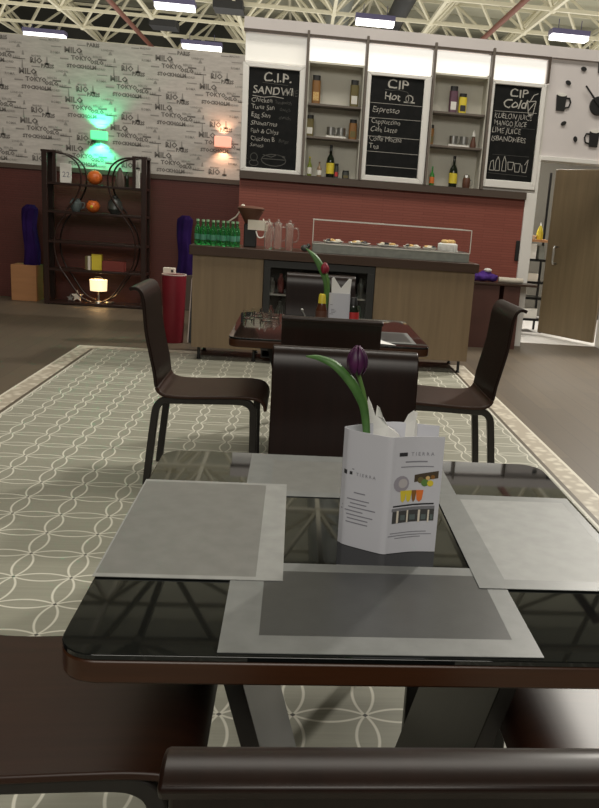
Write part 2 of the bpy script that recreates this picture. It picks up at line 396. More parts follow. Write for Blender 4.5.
# open door, hinged at the right jamb
dr = bpy.data.objects.new('door_1', None); COL.objects.link(dr); structure(dr, 'open oak door swung into the back room')
h = Vector((3.55, 9.24, 0)); e = Vector((3.085, 9.93, 0)); dr.location = h; dr.rotation_euler = (0, 0, math.atan2((e - h).y, (e - h).x)); L = (e - h).length
box('door_leaf', 0, L, -.02, .02, .04, 2.02, M['door_oak'], dr, .003)
MB().tube([(L - .16, .02, .91), (L - .17, .09, .91), (L - .175, .105, .93), (L - .175, .105, 1.09), (L - .17, .09, 1.11), (L - .16, .02, 1.11)], .014).build('door_handle', M['steel'], dr)
# room behind the door
structure(MB().box(2.2, 5.0, 12.0, 12.1, 0, 3.0).box(2.2, 2.3, 9.2, 12.0, 0, 3.0).build('wall_right', M['grey_wall']), 'dull partition of the back room')
structure(MB().box(2.3, 5.0, 9.2, 12.0, 0, .004).build('trim_5', M['white_paint']), 'white flooring of the back room')
structure(MB().box(-30, 30, 44, 45, 0, 11).box(-30, -29, -12, 44, 0, 11).box(29, 30, -12, 44, 0, 11).build('wall_far', M['far_wall']), 'dark far walls of the hall')

# hall roof and space frame
ce = bpy.data.objects.new('ceiling', None); COL.objects.link(ce); structure(ce, 'high hall roof on a cream steel space frame')
rf = MB()
for k in range(20):
    y0 = -12 + k * 2.85; rf.box(-30, 30, y0, y0 + 2.7, 10.3, 10.4); rf.box(-30, 30, y0 + 2.7, y0 + 2.85, 10.33, 10.4)
rf.build('roof_sheet', M['roof'], ce, smooth=False)
tr = MB(); ZB, ZT = 8.0, 9.9; G = 3.4
def ok(y): return 3 < y < 42
for i in range(-7, 8):
    for j in range(1, 13):
        x0, y0 = i * G + .9, j * G
        if not ok(y0): continue
        th = .11
        tr.bar((x0, y0, ZB), (x0 + G, y0, ZB), th); tr.bar((x0, y0, ZB), (x0, y0 + G, ZB), th)
        c = (x0 + G / 2, y0 + G / 2, ZT)
        tr.bar(c, (c[0] + G, c[1], ZT), th); tr.bar(c, (c[0], c[1] + G, ZT), th)
        for a, b in ((0, 0), (1, 0), (0, 1), (1, 1)): tr.bar((x0 + a * G, y0 + b * G, ZB), c, .09)
        tr.ball((x0, y0, ZB), .13, 6)
tr.build('space_frame', M['truss'], ce, smooth=False)
for x_, z_, r_, mm, nm in ((3.4, 8.75, .35, 'duct', 'air_duct'), (-6.6, 7.6, .09, 'red_pipe', 'service_pipe'), (6.2, 7.6, .09, 'red_pipe', 'service_pipe'), (1.2, 9.0, .5, 'grey_metal', 'air_duct')):
    MB().tube([(x_, 14, z_), (x_, 43, z_)], r_, 12).build(nm, M[mm], ce)
MB().box(-3.2, -2.2, 30, 31, 7.7, 8.0).box(-6, -5, 34, 35, 7.7, 8).build('speaker_cluster', M['duct'], ce)

# hanging strip lights
lights = [(45, 34, 37.5, 'far left', 'violet-edged strip light hanging over the left end of the wallpaper wall'), (175, 5, 29.8, '', 'violet-edged strip light highest at the top left of the roof'),
          (202, 46, 37, '', 'violet-edged strip light just above the wallpaper, beside the menu wall'), (375, 21, 29.3, '', 'violet-edged strip light above the middle chalkboard'),
          (569, 36, 28.7, '', 'violet-edged strip light above the cup clock wall')]
for x_, y_, Y_, _, lab in lights:
    p = at(x_, y_, Y_)
    t_ = thing('strip_light', lab, 'light', p, 0, 'strip lights under the hall roof'); w_ = .67 * Y_ / 29.5
    MB().box(-w_, w_, -.25, .25, 0, .16).bar((-w_ * .6, 0, .16), (-w_ * .6, 0, 8.0 - p.z + .1), .02).bar((w_ * .6, 0, .16), (w_ * .6, 0, 8.0 - p.z + .1), .02).build('housing', M['purple_metal'], t_)
    MB().box(-w_ * .95, w_ * .95, -.22, .22, -.14, 0).build('tube', M['tube'], t_)

# ------------------------------------------------------------------ menu wall fittings
def divider(x_, lab):
    tag(MB().box(x_ - .012, x_ + .012, 8.86, 9.159, 1.686, 3.10).build('divider_panel', M['taupe_trim']), lab, 'panel', 'brown divider panels of the menu wall')
divider(.02, 'thin brown upright panel right of the sandwich chalkboard')
divider(.626, 'thin brown upright panel left of the hot drinks chalkboard')
divider(1.332, 'thin brown upright panel right of the hot drinks chalkboard')
divider(1.944, 'thin brown upright panel left of the cold drinks chalkboard')
for x0, x1, z0, mm, lab in ((-.615, .005, 2.775, 'lightbox_dim', 'cream glowing panel above the sandwich chalkboard, dimmest of the row'), (.036, .61, 2.83, 'lightbox', 'white glowing panel above the left bottle niche'),
                            (.642, 1.316, 2.79, 'lightbox', 'white glowing panel above the hot drinks chalkboard'), (1.348, 1.928, 2.845, 'lightbox', 'white glowing panel above the right bottle niche'),
                            (1.96, 2.53, 2.815, 'lightbox', 'white glowing panel above the cold drinks chalkboard')):
    tag(MB().box(x0, x1, 8.95, 9.15, z0, 3.04).build('light_panel', M[mm], bevel=.004), lab, 'light', 'glowing white panels over the menu wall')

def niche(x0, x1, zs, lab):
    t_ = thing('wall_niche', lab, 'shelf', ((x0 + x1) / 2, 9.0, 1.686)); W2 = (x1 - x0) / 2
    MB().box(-W2, W2, .14, .158, 0, 2.825 - 1.686 + .005).build('back_panel', M['niche'], t_)
    MB().box(-W2, -W2 + .012, -.07, .14, 0, 1.12).box(W2 - .012, W2, -.07, .14, 0, 1.12).box(-W2, W2, -.07, .14, 1.12, 1.138).build('side_panel', M['niche'], t_)
    for z in zs: MB().box(-W2 + .013, W2 - .013, -.09, .139, z - 1.686 - .02, z - 1.686).build('shelf', M['taupe_trim'], t_)
niche(.034, .612, (2.09, 2.415), 'grey wall niche with two shelves between sandwich and hot drinks boards')
niche(1.346, 1.93, (2.105, 2.445), 'grey wall niche with two shelves between hot and cold drinks boards')

def chalkboard(x0, x1, z0, z1, fl, frr, ft, fb, label, lines, extra):
    t_ = thing('chalkboard', label, 'sign', ((x0 + x1) / 2, YW, z0)); W = (x1 - x0) / 2; H = z1 - z0
    a, b, c, d = -W + fl, W - frr, fb, H - ft
    f = MB(); y0, y1 = -.045, -.001
    f.prismy([(-W, 0), (W, 0), (b, c), (a, c)], y0, y1).prismy([(-W, H), (a, d), (b, d), (W, H)], y0, y1)
    f.prismy([(-W, 0), (a, c), (a, d), (-W, H)], y0, y1).prismy([(W, 0), (W, H), (b, d), (b, c)], y0, y1)
    f.build('frame', M['white_frame'], t_, bevel=.006)
    MB().box(a, b, -.02, -.001, c, d).build('board', M['slate'], t_)
    for (s, u, v, size, sh, mm, sx) in lines:
        wmb = MB(); ph = u * 9 + v * 23
        text_geo(wmb, s, size, lambda p, q, u=u, v=v, ph=ph: (a + (b - a) * u + p + .004 * math.sin(q * 70 + p * 31 + ph), -.0215, c + (d - c) * v + q + .0045 * math.sin(p * 55 + ph) + .002 * math.sin(p * 143)), M[mm], shear=sh, res=3, offset=-.0006 if size < .1 else .001, sx=sx)
        wmb.build('chalk_lettering', None, t_, smooth=False, fix=False)
    for pts, wd, mm in extra:
        wmb = MB()
        for i in range(len(pts) - 1):
            p0, p1 = [(a + (b - a) * q[0], -.0215, c + (d - c) * q[1]) for q in pts[i:i + 2]]
            dx, dz = p1[0] - p0[0], p1[2] - p0[2]; l = math.hypot(dx, dz) or 1; nx_, nz_ = -dz / l * wd / 2, dx / l * wd / 2
            wmb.add([(p0[0] - nx_, p0[1], p0[2] - nz_), (p1[0] - nx_, p1[1], p1[2] - nz_), (p1[0] + nx_, p1[1], p1[2] + nz_), (p0[0] + nx_, p0[1], p0[2] + nz_)], [(0, 1, 2, 3)], M[mm])
        wmb.build('chalk_drawing', None, t_, smooth=False, fix=False)
c_ = 'chalk'; g_ = 'chalk_faint'
def ell(cx, cy, rx, ry, a0=0, a1=360, n=14): return [(cx + rx * math.cos(math.radians(a0 + (a1 - a0) * k / n)), cy + ry * math.sin(math.radians(a0 + (a1 - a0) * k / n))) for k in range(n + 1)]
chalkboard(-.628, .008, 1.686, 2.755, .062, .06, .045, .04, 'white-framed chalkboard headed C.I.P. sandwiches, leftmost of the menu boards',
    [('C.I.P.', .28, .875, .125, 0, c_, 1.1), ('SANDWI', .08, .75, .105, .1, c_, 1.0), ('CHES', .68, .75, .09, .1, g_, .9),
     ('Chicken', .06, .665, .066, .1, c_, 1), ('Sandwich', .53, .66, .05, .1, g_, .9), ('Tuna San', .06, .595, .066, .1, c_, 1), ('dwich', .62, .59, .05, .1, g_, 1),
     ('Egg San', .06, .515, .066, .1, c_, 1), ('dwich', .62, .51, .05, .1, g_, 1), ('Shawarma', .06, .435, .066, .1, c_, 1), ('Fish & Chips', .06, .355, .064, .1, c_, .9),
     ('Chicken B', .06, .275, .064, .1, c_, .95), ('Burger', .63, .275, .05, .1, g_, .8), ('Samosa', .06, .215, .05, .1, c_, .95)],
    [(ell(.55, .09, .25, .06), .008, g_), (ell(.15, .11, .07, .04), .006, g_), (ell(.15, .05, .09, .03), .006, g_), ([(.3, .1), (.8, .1)], .008, g_), ([(.33, .14), (.5, .12), (.62, .15), (.78, .13)], .008, g_), ([(.08, .725), (.3, .715), (.5, .73), (.7, .72)], .006, c_), ([(.27, .86), (.78, .85)], .004, g_)])
chalkboard(.640, 1.316, 1.686, 2.77, .045, .075, .035, .055, 'white-framed chalkboard headed C.I.P. hot, middle one of the menu boards',
    [('CIP', .30, .89, .125, 0, c_, 1.25), ('Hot', .26, .775, .105, .05, c_, 1), ('Espresso', .05, .645, .085, .12, c_, .95),
     ('Cappuccino', .04, .53, .07, .12, c_, .95), ('Cafe Latte', .04, .45, .075, .12, c_, .9), ('Coffe Mocha', .03, .355, .075, .12, c_, .88), ('Tea', .03, .275, .075, .12, c_, 1)],
    [([(.0, .735), (1, .735)], .004, c_), ([(.0, .585), (1, .59)], .004, c_), ([(.0, .40), (1, .40)], .004, c_), ([(.0, .245), (1, .245)], .004, c_), ([(.0, .1), (1, .1)], .004, c_),
     ([(.27, .875), (.4, .87), (.5, .88), (.7, .865), (.73, .83)], .005, g_), (ell(.74, .80, .07, .035), .01, c_), (ell(.70, .80, .03, .03), .006, c_), ([(.64, .765), (.85, .765)], .012, c_)])
chalkboard(1.958, 2.540, 1.715, 2.80, .03, .05, .04, .08, 'white-framed chalkboard headed C.I.P. cold, rightmost of the menu boards',
    [('CIP', .33, .885, .115, 0, c_, 1.2), ('Cold', .20, .77, .13, .25, c_, 1), ('KUELON JUICE', .05, .655, .075, .1, c_, .83), ('MANGO JUICE', .06, .58, .073, .1, c_, .75),
     ('LIME JUICE', .03, .50, .078, .1, c_, .86), ('ISBANDHEES', .03, .415, .075, .1, c_, .9)],
    [([(.05, .725), (.96, .735)], .004, c_), ([(.04, .565), (.96, .565)], .003, g_), ([(.1, .27), (.9, .27)], .003, g_),
     ([(.74, .85), (.78, .72), (.88, .72), (.92, .86), (.74, .85)], .008, c_), ([(.78, .84), (.86, .92), (.95, .94)], .008, c_), ([(.77, .75), (.89, .84)], .008, c_), ([(.82, .72), (.82, .70)], .03, c_),
     ([(.06, .10), (.08, .19), (.13, .21), (.16, .1), (.06, .1)], .006, c_), ([(.18, .1), (.19, .2), (.23, .25), (.27, .2), (.28, .1), (.18, .1)], .006, c_),
     ([(.33, .1), (.34, .2), (.37, .26), (.41, .2), (.42, .1), (.33, .1)], .006, c_), ([(.45, .2), (.47, .12), (.56, .12), (.58, .2), (.45, .2)], .006, c_),
     ([(.6, .19), (.62, .1), (.71, .1), (.73, .19), (.6, .19)], .006, c_), ([(.76, .18), (.78, .1), (.86, .1), (.89, .24), (.82, .18)], .006, c_), ([(.04, .07), (.9, .06)], .004, g_)])

# cup clock
ck = thing('wall_clock', 'black cup-and-bean wall clock on the white wall above the door', 'clock', (3.133, YW, 2.635)); Y0, Y1 = -.02, -.001
def ep(cx, cz, rx, rz, ang=0, n=16):
    ca, sa = math.cos(ang), math.sin(ang)
    return [(cx + rx * math.cos(2 * PI * k / n) * ca - rz * math.sin(2 * PI * k / n) * sa, cz + rx * math.cos(2 * PI * k / n) * sa + rz * math.sin(2 * PI * k / n) * ca) for k in range(n)]
MB().prismy(ep(0, 0, .095, .095, n=28), -.035, -.001).build('hub', M['black'], ck, bevel=.004)
MB().bar((0, -.045, 0), (-.17, -.045, .185), .018, .006, up=(0, 1, 0)).build('hour_hand', M['black'], ck)
MB().bar((0, -.05, 0), (.20, -.05, .33), .012, .006, up=(0, 1, 0)).build('minute_hand', M['black'], ck)
for k in range(12):
    RC = .34 if k == 6 else .41; a = math.radians(90 - 30 * k); cx, cz = RC * math.cos(a), RC * math.sin(a)
    if k % 3:
        MB().prismy(ep(cx, cz, .03, .02, a + (k % 2) * .8, 14), Y0, Y1).build('coffee_bean', M['black'], ck)
    else:
        q = MB(); q.prismy([(cx - .055, cz + .075), (cx - .045, cz - .08), (cx + .045, cz - .08), (cx + .055, cz + .075)][::-1], Y0, Y1)
        sg = -1 if k == 6 else 1
        q.tube([(cx + sg * .05, -.011, cz + .05), (cx + sg * .09, -.011, cz + .05), (cx + sg * .105, -.011, cz + .01), (cx + sg * .09, -.011, cz - .04), (cx + sg * .048, -.011, cz - .05)], .009, 6)
        q.build('cup', M['black'], ck, smooth=False)
        MB().prismy(ep(cx, cz + .08, .05, .018), -.024, -.0005).build('cup_foam', M['label_white'], ck)
tag(MB().box(2.405, 2.445, YW - .02, YW - .0005, .95, 1.17).build('wall_switch', M['black'], bevel=.004), 'small black wall handle on the red wall beside the door frame', 'switch')

# ------------------------------------------------------------------ goods in the niches
SH1 = {'b': 1.686, 'm': 2.09, 't': 2.415}; SH2 = {'b': 1.686, 'm': 2.105, 't': 2.445}; YN = 9.02
def span(xa, xb, y=120): return at(xa, y, YN).x, at(xb, y, YN).x
def pack(xa, xb, z, h, body, band, lab, lid=M['black'], grp='food jars and packets in the wall niches'):
    x0, x1 = at(xa, 110, YN).x, at(xb, 110, YN).x; W = (x1 - x0) / 2
    t_ = thing('food_jar', lab, 'jar', ((x0 + x1) / 2, YN, z + .0006), 0, grp)
    MB().prism(rrect(-W, W, -.035, .035, .02, 3), 0, h * .82).build('body', body, t_)
    MB().prism(rrect(-W * .9, W * .9, -.032, .032, .02, 3), h * .82, h).build('lid', lid, t_)
    MB().box(-W * .7, W * .7, -.0365, -.0352, h * .12, h * .42).build('label_print', band, t_)
    return t_
pack(311, 319.4, SH1['t'], .285, M['amber'], M['pastry'], 'amber and orange packet on the top shelf of the left niche, far left', M['black'])
pack(349.2, 357.6, SH1['t'], .27, M['olive'], M['label_white'], 'olive-yellow jar on the top shelf of the left niche, at its right end')
pack(306.8, 314.5, SH1['m'], .215, M['olive'], M['label_white'], 'olive jar on the middle shelf of the left niche, left end')
pack(350.2, 358, SH1['m'], .205, M['amber'], M['olive'], 'amber jar on the middle shelf of the left niche, right end')
pack(448.5, 456.5, SH2['t'], .27, mat('plum_carton', (.13, .06, .09), .6), M['label_white'], 'plum-brown carton on the top shelf of the right niche')
pack(458.2, 465.8, SH2['t'], .205, M['yellow'], M['ink'], 'yellow and black packet beside the plum carton')
pack(430.5, 435.6, SH2['m'], .205, M['amber'], M['olive'], 'amber jar at the left end of the middle shelf of the right niche')
pack(346, 353, SH1['b'], .085, M['ceramic_dark'], M['olive'], 'short dark jar at the right end of the bottom shelf, left niche')
pack(337.6, 342, SH1['b'], .15, M['ceramic_dark'], M['red_print'], 'slim dark jar right of the yellow-labelled wine bottle')
def bottle(xa, xb, z, h, glass, lab_m, lab, cap=M['black']):
    x0, x1 = at(xa, 165, YN).x, at(xb, 165, YN).x; R_ = (x1 - x0) / 2
    t_ = thing('bottle', lab, 'bottle', ((x0 + x1) / 2, YN, z + .0006), 0, 'bottles in the wall niches')
    MB().lathe([(R_ * .9, 0), (R_, .006), (R_, h * .5), (R_ * .85, h * .6), (R_ * .36, h * .72), (R_ * .3, h * .93)], 16).build('glass', glass, t_)
    MB().lathe([(R_ * .36, h * .93), (R_ * .36, h)], 12).build('cap', cap, t_)
    MB().lathe([(R_ * 1.02, h * .12), (R_ * 1.02, h * .45)], 16, cap=False).build('label_print', lab_m, t_)
bottle(326.3, 334.3, SH1['b'], .335, M['wine_glass'], M['yellow'], 'black wine bottle with yellow label in the left niche')
bottle(450, 458.3, SH2['b'], .325, M['wine_glass'], M['yellow'], 'black wine bottle with yellow label in the right niche')
bottle(307.3, 312, SH1['b'], .20, mat('yellow_green_glass', (.2, .25, .04), .15), M['label_white'], 'small yellow-green bottle at the left end of the left niche', M['yellow'])
bottle(317, 321.7, SH1['b'], .155, mat('pale_brown_glass', (.3, .2, .12), .2), M['label_white'], 'small pale brown bottle left of the wine bottle, left niche', M['brown_leather'])
bottle(430.5, 435.4, SH2['b'], .20, mat('bright_green_glass', (.05, .25, .05), .15), M['orange'], 'small green bottle with orange label in the right niche', M['green_glass'])
def cups(xa, xb, z, lab):
    x0, x1 = at(xa, 135, YN).x, at(xb, 135, YN).x; W = (x1 - x0) / 2
    t_ = thing('cup_set', lab, 'cup set', ((x0 + x1) / 2, YN, z + .0006))
    MB().box(-W, W, -.04, .04, 0, .022).build('stand', M['label_white'], t_, .002)
    for k in (-1, 1):
        c = MB().lathe([(.03, .022), (.042, .03), (.046, .11), (.042, .11), (.038, .03)], 14, (k * W * .5, 0, 0), cap=False).build('cup', M['steel'], t_)
        MB().tube([(k * W * .5 + .044, 0, .095), (k * W * .5 + .06, 0, .08), (k * W * .5 + .06, 0, .055), (k * W * .5 + .044, 0, .045)], .004, 6).build('handle', M['steel'], c)
cups(325.5, 346, SH1['m'], 'pair of silver cups on a white stand in the left niche')
cups(448.5, 469.5, SH2['m'], 'pair of silver cups on a white stand in the right niche')
p = at(473, 144, YN); t_ = thing('figurine', 'small white-topped brown figurine right of the cups in the right niche', 'figurine', (p.x, YN, SH2['m'] + .0006))
MB().lathe([(.03, 0), (.035, .03), (.02, .09), (.012, .12)], 12).build('body', M['brown_leather'], t_); MB().lathe([(.022, .12), (.024, .135), (.002, .19)], 12).build('hat', M['label_white'], t_)
p = at(466.5, 180, YN); t_ = thing('tin_mug', 'brown and silver lidded mug right of the wine bottle in the right niche', 'mug', (p.x, YN, SH2['b'] + .0006))
MB().lathe([(.036, 0), (.042, .02), (.044, .085), (.036, .11)], 14).build('body', M['brown_leather'], t_); MB().lathe([(.038, .11), (.03, .135), (.006, .145)], 14).build('lid', M['steel'], t_)
MB().tube([(.042, 0, .09), (.062, -.01, .08), (.062, -.01, .04), (.043, 0, .025)], .005, 6).build('handle', M['steel'], t_)

# ------------------------------------------------------------------ counter
CF, CB = 7.05, 7.62
def cab(x0, x1, lab):
    t_ = thing('base_cabinet', lab, 'cabinet', ((x0 + x1) / 2, CF, 0)); W = (x1 - x0) / 2
    MB().box(-W, W, .018, CB - CF, .115, .905).build('carcass', M['black'], t_)
    MB().box(-W, W, 0, .017, .115, .905).build('front_panel', M['oak'], t_, .002)
    for a in (-1, 1):
        for yy in (.06, .5): MB().lathe([(.018, .0), (.018, .012), (.013, .016), (.013, .115)], 12, (a * (W - .06), yy, .0034)).build('foot', M['black'], t_)
cab(-.868, -.272, 'light oak cabinet at the left end of the serving counter')
cab(.69, 1.565, 'light oak cabinet at the right end of the serving counter')
tag(MB().box(-.895, 1.59, CF - .03, CB + .02, .906, .985).build('countertop', M['counter_top'], bevel=.004), 'long dark brown worktop of the serving counter', 'countertop')
fr_ = thing('display_fridge', 'black glass-door undercounter fridge in the middle of the counter', 'fridge', (.21, CF, 0))
f = MB(); f.box(-.478, .475, .02, .5, .05, .06).box(-.478, .475, .02, .5, .89, .9).box(-.478, -.465, .02, .5, .06, .89).box(.462, .475, .02, .5, .06, .89).box(-.465, .462, .48, .5, .06, .89)
f.build('cabinet_body', M['black_metal'], fr_)
f = MB().box(-.478, .475, -.02, .018, .84, .9).box(-.478, -.42, -.02, .018, .12, .84).box(.41, .475, -.02, .018, .12, .84).box(-.42, .41, -.02, .018, .12, .16).build('door_frame', M['black'], fr_, .003)
MB().box(-.42, .41, -.004, .002, .16, .84).build('glass_door', M['glass'], fr_)
for z in (.36, .6): MB().box(-.46, .46, .04, .47, z, z + .012).build('shelf', M['steel'], fr_)
for x_ in (-.4, .38):
    for z in (.06,): MB().box(x_, x_ + .015, .1, .12, .003, .05).build('foot', M['black'], fr_)
k = 0; cols = [mat('pack_red', (.12, .02, .015), .5), mat('pack_white', (.16, .16, .14), .5), mat('pack_green', (.03, .07, .04), .5), mat('pack_grey', (.07, .08, .07), .5)]
for z in (.373, .613):
    for i in range(11):
        xx = -.20 + i * .078
        if xx > .60: break
        hh = (.13, .17, .15)[i % 3]; t_ = tag(MB().lathe([(.025, 0), (.028, .01), (.028, hh * .7), (.014, hh * .85), (.014, hh)], 10).build('drink_bottle', cols[(i * 3 + k) % 4], loc=(xx, CF + .12, z)),
            'small drink bottle chilled behind the fridge glass', 'bottle', 'drinks inside the counter fridge')
    k += 1

# pastry display case on the counter
dc = thing('display_case', 'long low glass pastry case on the right half of the counter', 'display case', (.82, 7.1, .9856))
MB().box(-.685, .69, 0, .38, 0, .075).build('base', M['grey_metal'], dc, .003)
MB().box(-.68, .685, .03, .36, .075, .085).build('tray', M['steel'], dc)
g = MB(); E_ = .006
g.box(-.685, .69, 0, .004, .076, .275).box(-.685, .69, .004, .37, .275, .279)
g.box(-.685, -.681, .004, .37, .086, .275).box(.686, .69, .004, .37, .086, .275); g.build('glass_panels', mat('case_glass', (1, 1, 1), .02, trans=1, ior=1.05), dc)
g = MB()
for a, b in (((-.685, 0, .278), (.69, 0, .278)), ((-.685, .37, .278), (.69, .37, .278)), ((-.685, 0, .278), (-.685, .37, .278)), ((.69, 0, .278), (.69, .37, .278)), ((-.685, 0, .08), (-.685, 0, .275)), ((.69, 0, .08), (.69, 0, .275)), ((-.685, 0, .08), (.69, 0, .08))): g.bar(a, b, .007)
g.build('edge_trim', M['white_glass'], dc)
for i, (x_, r_) in enumerate(((-.50, .09), (-.27, .1), (-.02, .1), (.2, .08), (.36, .065))):
    t_ = thing('plate', ('white plate of small snacks, leftmost in the pastry case', 'white plate of snacks, second from the left in the pastry case', 'white plate with dark bites in the middle of the pastry case', 'small white plate right of the middle in the pastry case', 'small white plate next to the cake in the pastry case')[i], 'plate', (.82 + x_, 7.27, 1.0712), 0, 'plates in the pastry case')
    MB().lathe([(.001, .002), (r_ * .7, .0), (r_, .016), (r_, .02), (r_ * .7, .006), (.001, .006)], 20, cap=False).build('dish', M['label_white'], t_)
    s_ = MB(); random.seed(i)
    for q in range(7): a = q * .9; s_.ball((math.cos(a) * r_ * .5, math.sin(a) * r_ * .5, .022), .018, 6, M[('cream', 'ink', 'pastry')[(q + i) % 3]], (1.3, 1, .8))
    s_.build('snacks', None, t_)
t_ = thing('cake', 'white cream cake with golden topping at the right end of the pastry case', 'cake', (1.335, 7.24, 1.0712))
MB().lathe([(.085, 0), (.09, .01), (.088, .06), (.07, .07)], 22).build('sponge', M['napkin'], t_)
s_ = MB()
for q in range(6): s_.ball((math.cos(q) * .04, math.sin(q * 1.3) * .04, .08), .025, 6, None, (1.2, 1, .8))
s_.build('topping', M['pastry'], t_)

# green water bottles
bt = [(197.5, 7.2), (203, 7.13), (207.5, 7.22), (213, 7.14), (217.5, 7.23), (223, 7.15), (227.5, 7.23), (232.5, 7.15), (237, 7.22)]
first = None
pl = ['leftmost of the row', 'second from the left', 'third from the left', 'fourth from the left', 'middle of the row', 'fourth from the right', 'third from the right', 'second from the right', 'rightmost, beside the coffee grinder']
for i, (px, Y_) in enumerate(bt):
    x_ = at(px, 240, Y_).x; lab = 'green glass water bottle on the counter, ' + pl[i]
    if first is None:
        first = thing('water_bottle', lab, 'bottle', (x_, Y_, .9856), 0, 'green water bottles on the counter')
        MB().lathe([(.022, 0), (.027, .006), (.027, .115), (.022, .145), (.012, .165), (.011, .195)], 16).build('glass', M['green_glass'], first)
        MB().lathe([(.013, .195), (.013, .212)], 12).build('cap', mat('pale_green_cap', (.3, .5, .3), .4), first)
        MB().lathe([(.0276, .045), (.0276, .09)], 16, cap=False).build('label_print', mat('blue_green_label', (.08, .26, .17), .4), first)
    else: dup(first, (x_, Y_, .9856), i, lab)
# coffee grinder with white tag
t_ = thing('coffee_grinder', 'dark manual coffee grinder with brown top and white card, beside the bottles', 'grinder', (at(250, 244, 7.35).x, 7.35, .9856))
MB().box(-.055, .055, -.05, .05, 0, .2).build('body', M['black'], t_, .008)
MB().lathe([(.05, .2), (.075, .25), (.12, .33), (.11, .335), (.06, .27)], 20, cap=False).build('hopper', M['brown_leather'], t_)
MB().lathe([(.118, .333), (.1, .345), (.02, .352)], 20).build('lid', M['brown_leather'], t_)
MB().tube(crom([(.05, -.06, .14), (.075, -.07, .09), (.12, -.07, .1), (.13, -.07, .17), (.11, -.06, .25)]), .006, 8).build('handle', M['label_white'], t_)
MB().box(-.02, .15, -.075, -.07, .15, .235).build('card', M['cream'], t_)
MB().ball((-.07, -.02, .345), .018, 8).tube([(-.07, -.02, .34), (-.13, 0, .25), (-.2, .02, .2)], .006, 6).build('crank', M['cream'], t_)
# glass pitchers
gl = mat('pitcher_glass', (1, .96, .92), .08, trans=.93, ior=1.4)
first = None
for i, (px, lab) in enumerate(((268, 'clear glass pitcher next to the coffee grinder'), (277.5, 'clear glass pitcher in the middle of three on the counter'), (289, 'clear glass pitcher with a big handle, rightmost of three'))):
    YP = (7.2, 7.34, 7.2)[i]; x_ = at(px, 245, YP).x; R_ = .034
    if first is None:
        first = thing('glass_pitcher', lab, 'pitcher', (x_, YP, .9856), -.9, 'glass pitchers on the counter')
        MB().lathe([(R_ - .004, 0), (R_, .008), (R_, .2), (R_ + .006, .225), (R_ + .002, .225), (R_ - .004, .2), (R_ - .004, .012), (.001, .01)], 20, cap=False).build('jug', gl, first)
        MB().tube(crom([(R_ + .002, 0, .19), (R_ + .035, 0, .185), (R_ + .045, 0, .13), (R_ + .03, 0, .08), (R_ + .0, 0, .07)]), .006, 8).build('handle', gl, first)
        MB().lathe([(R_ - .006, .205), (R_ - .008, .225), (.012, .232), (.01, .25), (.001, .255)], 16).build('lid', gl, first)
    else:
        o = dup(first, (x_, YP, .9856), (0, 0, -.1)[i], lab)
tag(MB().ball((0, 0, .03), .03, 8, None, (1.2, 1, 1)).ball((.03, 0, .05), .02, 6).build('cactus_pot', M['ceramic_dark'], loc=(at(305, 246, 7.15).x, 7.15, .9862)), 'small dark ornament at the left end of the pastry case', 'ornament')

# side counter at the right of the serving counter
sc = thing('side_counter', 'low maroon side counter between serving counter and doorway', 'counter', (2.0, 8.66, 0))
M['maroon_panel'] = speckle('maroon_panel', (.075, .03, .022), (.09, .036, .027), 5, .5)
MB().box(-.42, .21, 0, .26, .0, .69).build('left_panel', M['maroon_panel'], sc)
MB().box(.26, .44, 0, .2, .0, .69).build('right_panel', M['maroon_panel'], sc)
MB().box(-.44, .62, -.03, .239, .6905, .715).build('top', M['counter_top'], sc, .003)
def blob(name, pts, m, seed, label, cat, amp=.012, parent=None):
    random.seed(seed); b_ = MB()
    for c, r_, sc_ in pts: b_.ball(c, r_, 9, None, sc_)
    o = b_.build(name, m, parent)
    rm = o.modifiers.new('remesh', 'REMESH'); rm.mode = 'VOXEL'; rm.voxel_size = .008; rm.use_smooth_shade = True
    tx = bpy.data.textures.new(name, 'CLOUDS'); tx.noise_scale = .05; dm = o.modifiers.new('folds', 'DISPLACE'); dm.texture = tx; dm.strength = amp * 2; dm.mid_level = .5
    return tag(o, label, cat)
o = blob('cloth_bundle', [((0, 0, .05), .075, (1.7, 1, .6)), ((-.08, 0, .045), .055, (1.2, 1, .8)), ((.09, 0, .045), .055, (1.3, 1, .8)), ((.02, 0, .085), .05, (1.3, 1, .7))], M['purple'], 1, 'crumpled purple cloth lying on the low side counter', 'cloth', .012)
o.location = (2.03, 8.72, .7165)
MB().ball((.035, -.03, .125), .035, 8, None, (1.3, 1, .6)).build('white_patch', M['napkin'], o)
tag(MB().tube(crom([(-.13, 0, .03), (-.06, 0, .03), (.04, .0, .028), (.14, .01, .03)]), .03, 14).build('rolled_napkin', M['cream'], loc=(2.33, 8.72, .7163), bevel=0), 'rolled cream towel beside the purple cloth', 'towel')

# shelving in the back room
br = thing('storage_rack', 'black storage rack seen through the open doorway', 'shelf', (2.95, 10.1, .005))
for a in (-.22, .2):
    for b_ in (0, .3): MB().box(a, a + .025, b_, b_ + .025, 0, 2.0).build('post', M['black_metal'], br)
for z in (.15, .42, .62, .9, 1.14): MB().box(-.195, .2, .0, .32, z, z + .03).build('shelf', M['black_metal'] if z != 1.14 else M['tan'], br)
t_ = thing('sauce_bottle', 'yellow bottle with pointed tip on the back room rack', 'bottle', (3.04, 10.2, 1.1756)); MB().lathe([(.04, 0), (.042, .08), (.03, .12), (.012, .17)], 14).build('body', M['yellow'], t_); MB().lathe([(.013, .17), (.004, .21)], 10).build('nozzle', M['label_white'], t_)
tag(MB().lathe([(.05, 0), (.085, .05), (.08, .05), (.045, .006)], 18).build('bowl', M['cream'], loc=(2.92, 10.2, 1.1756)), 'pale bowl left of the yellow bottle on the back room rack', 'bowl')
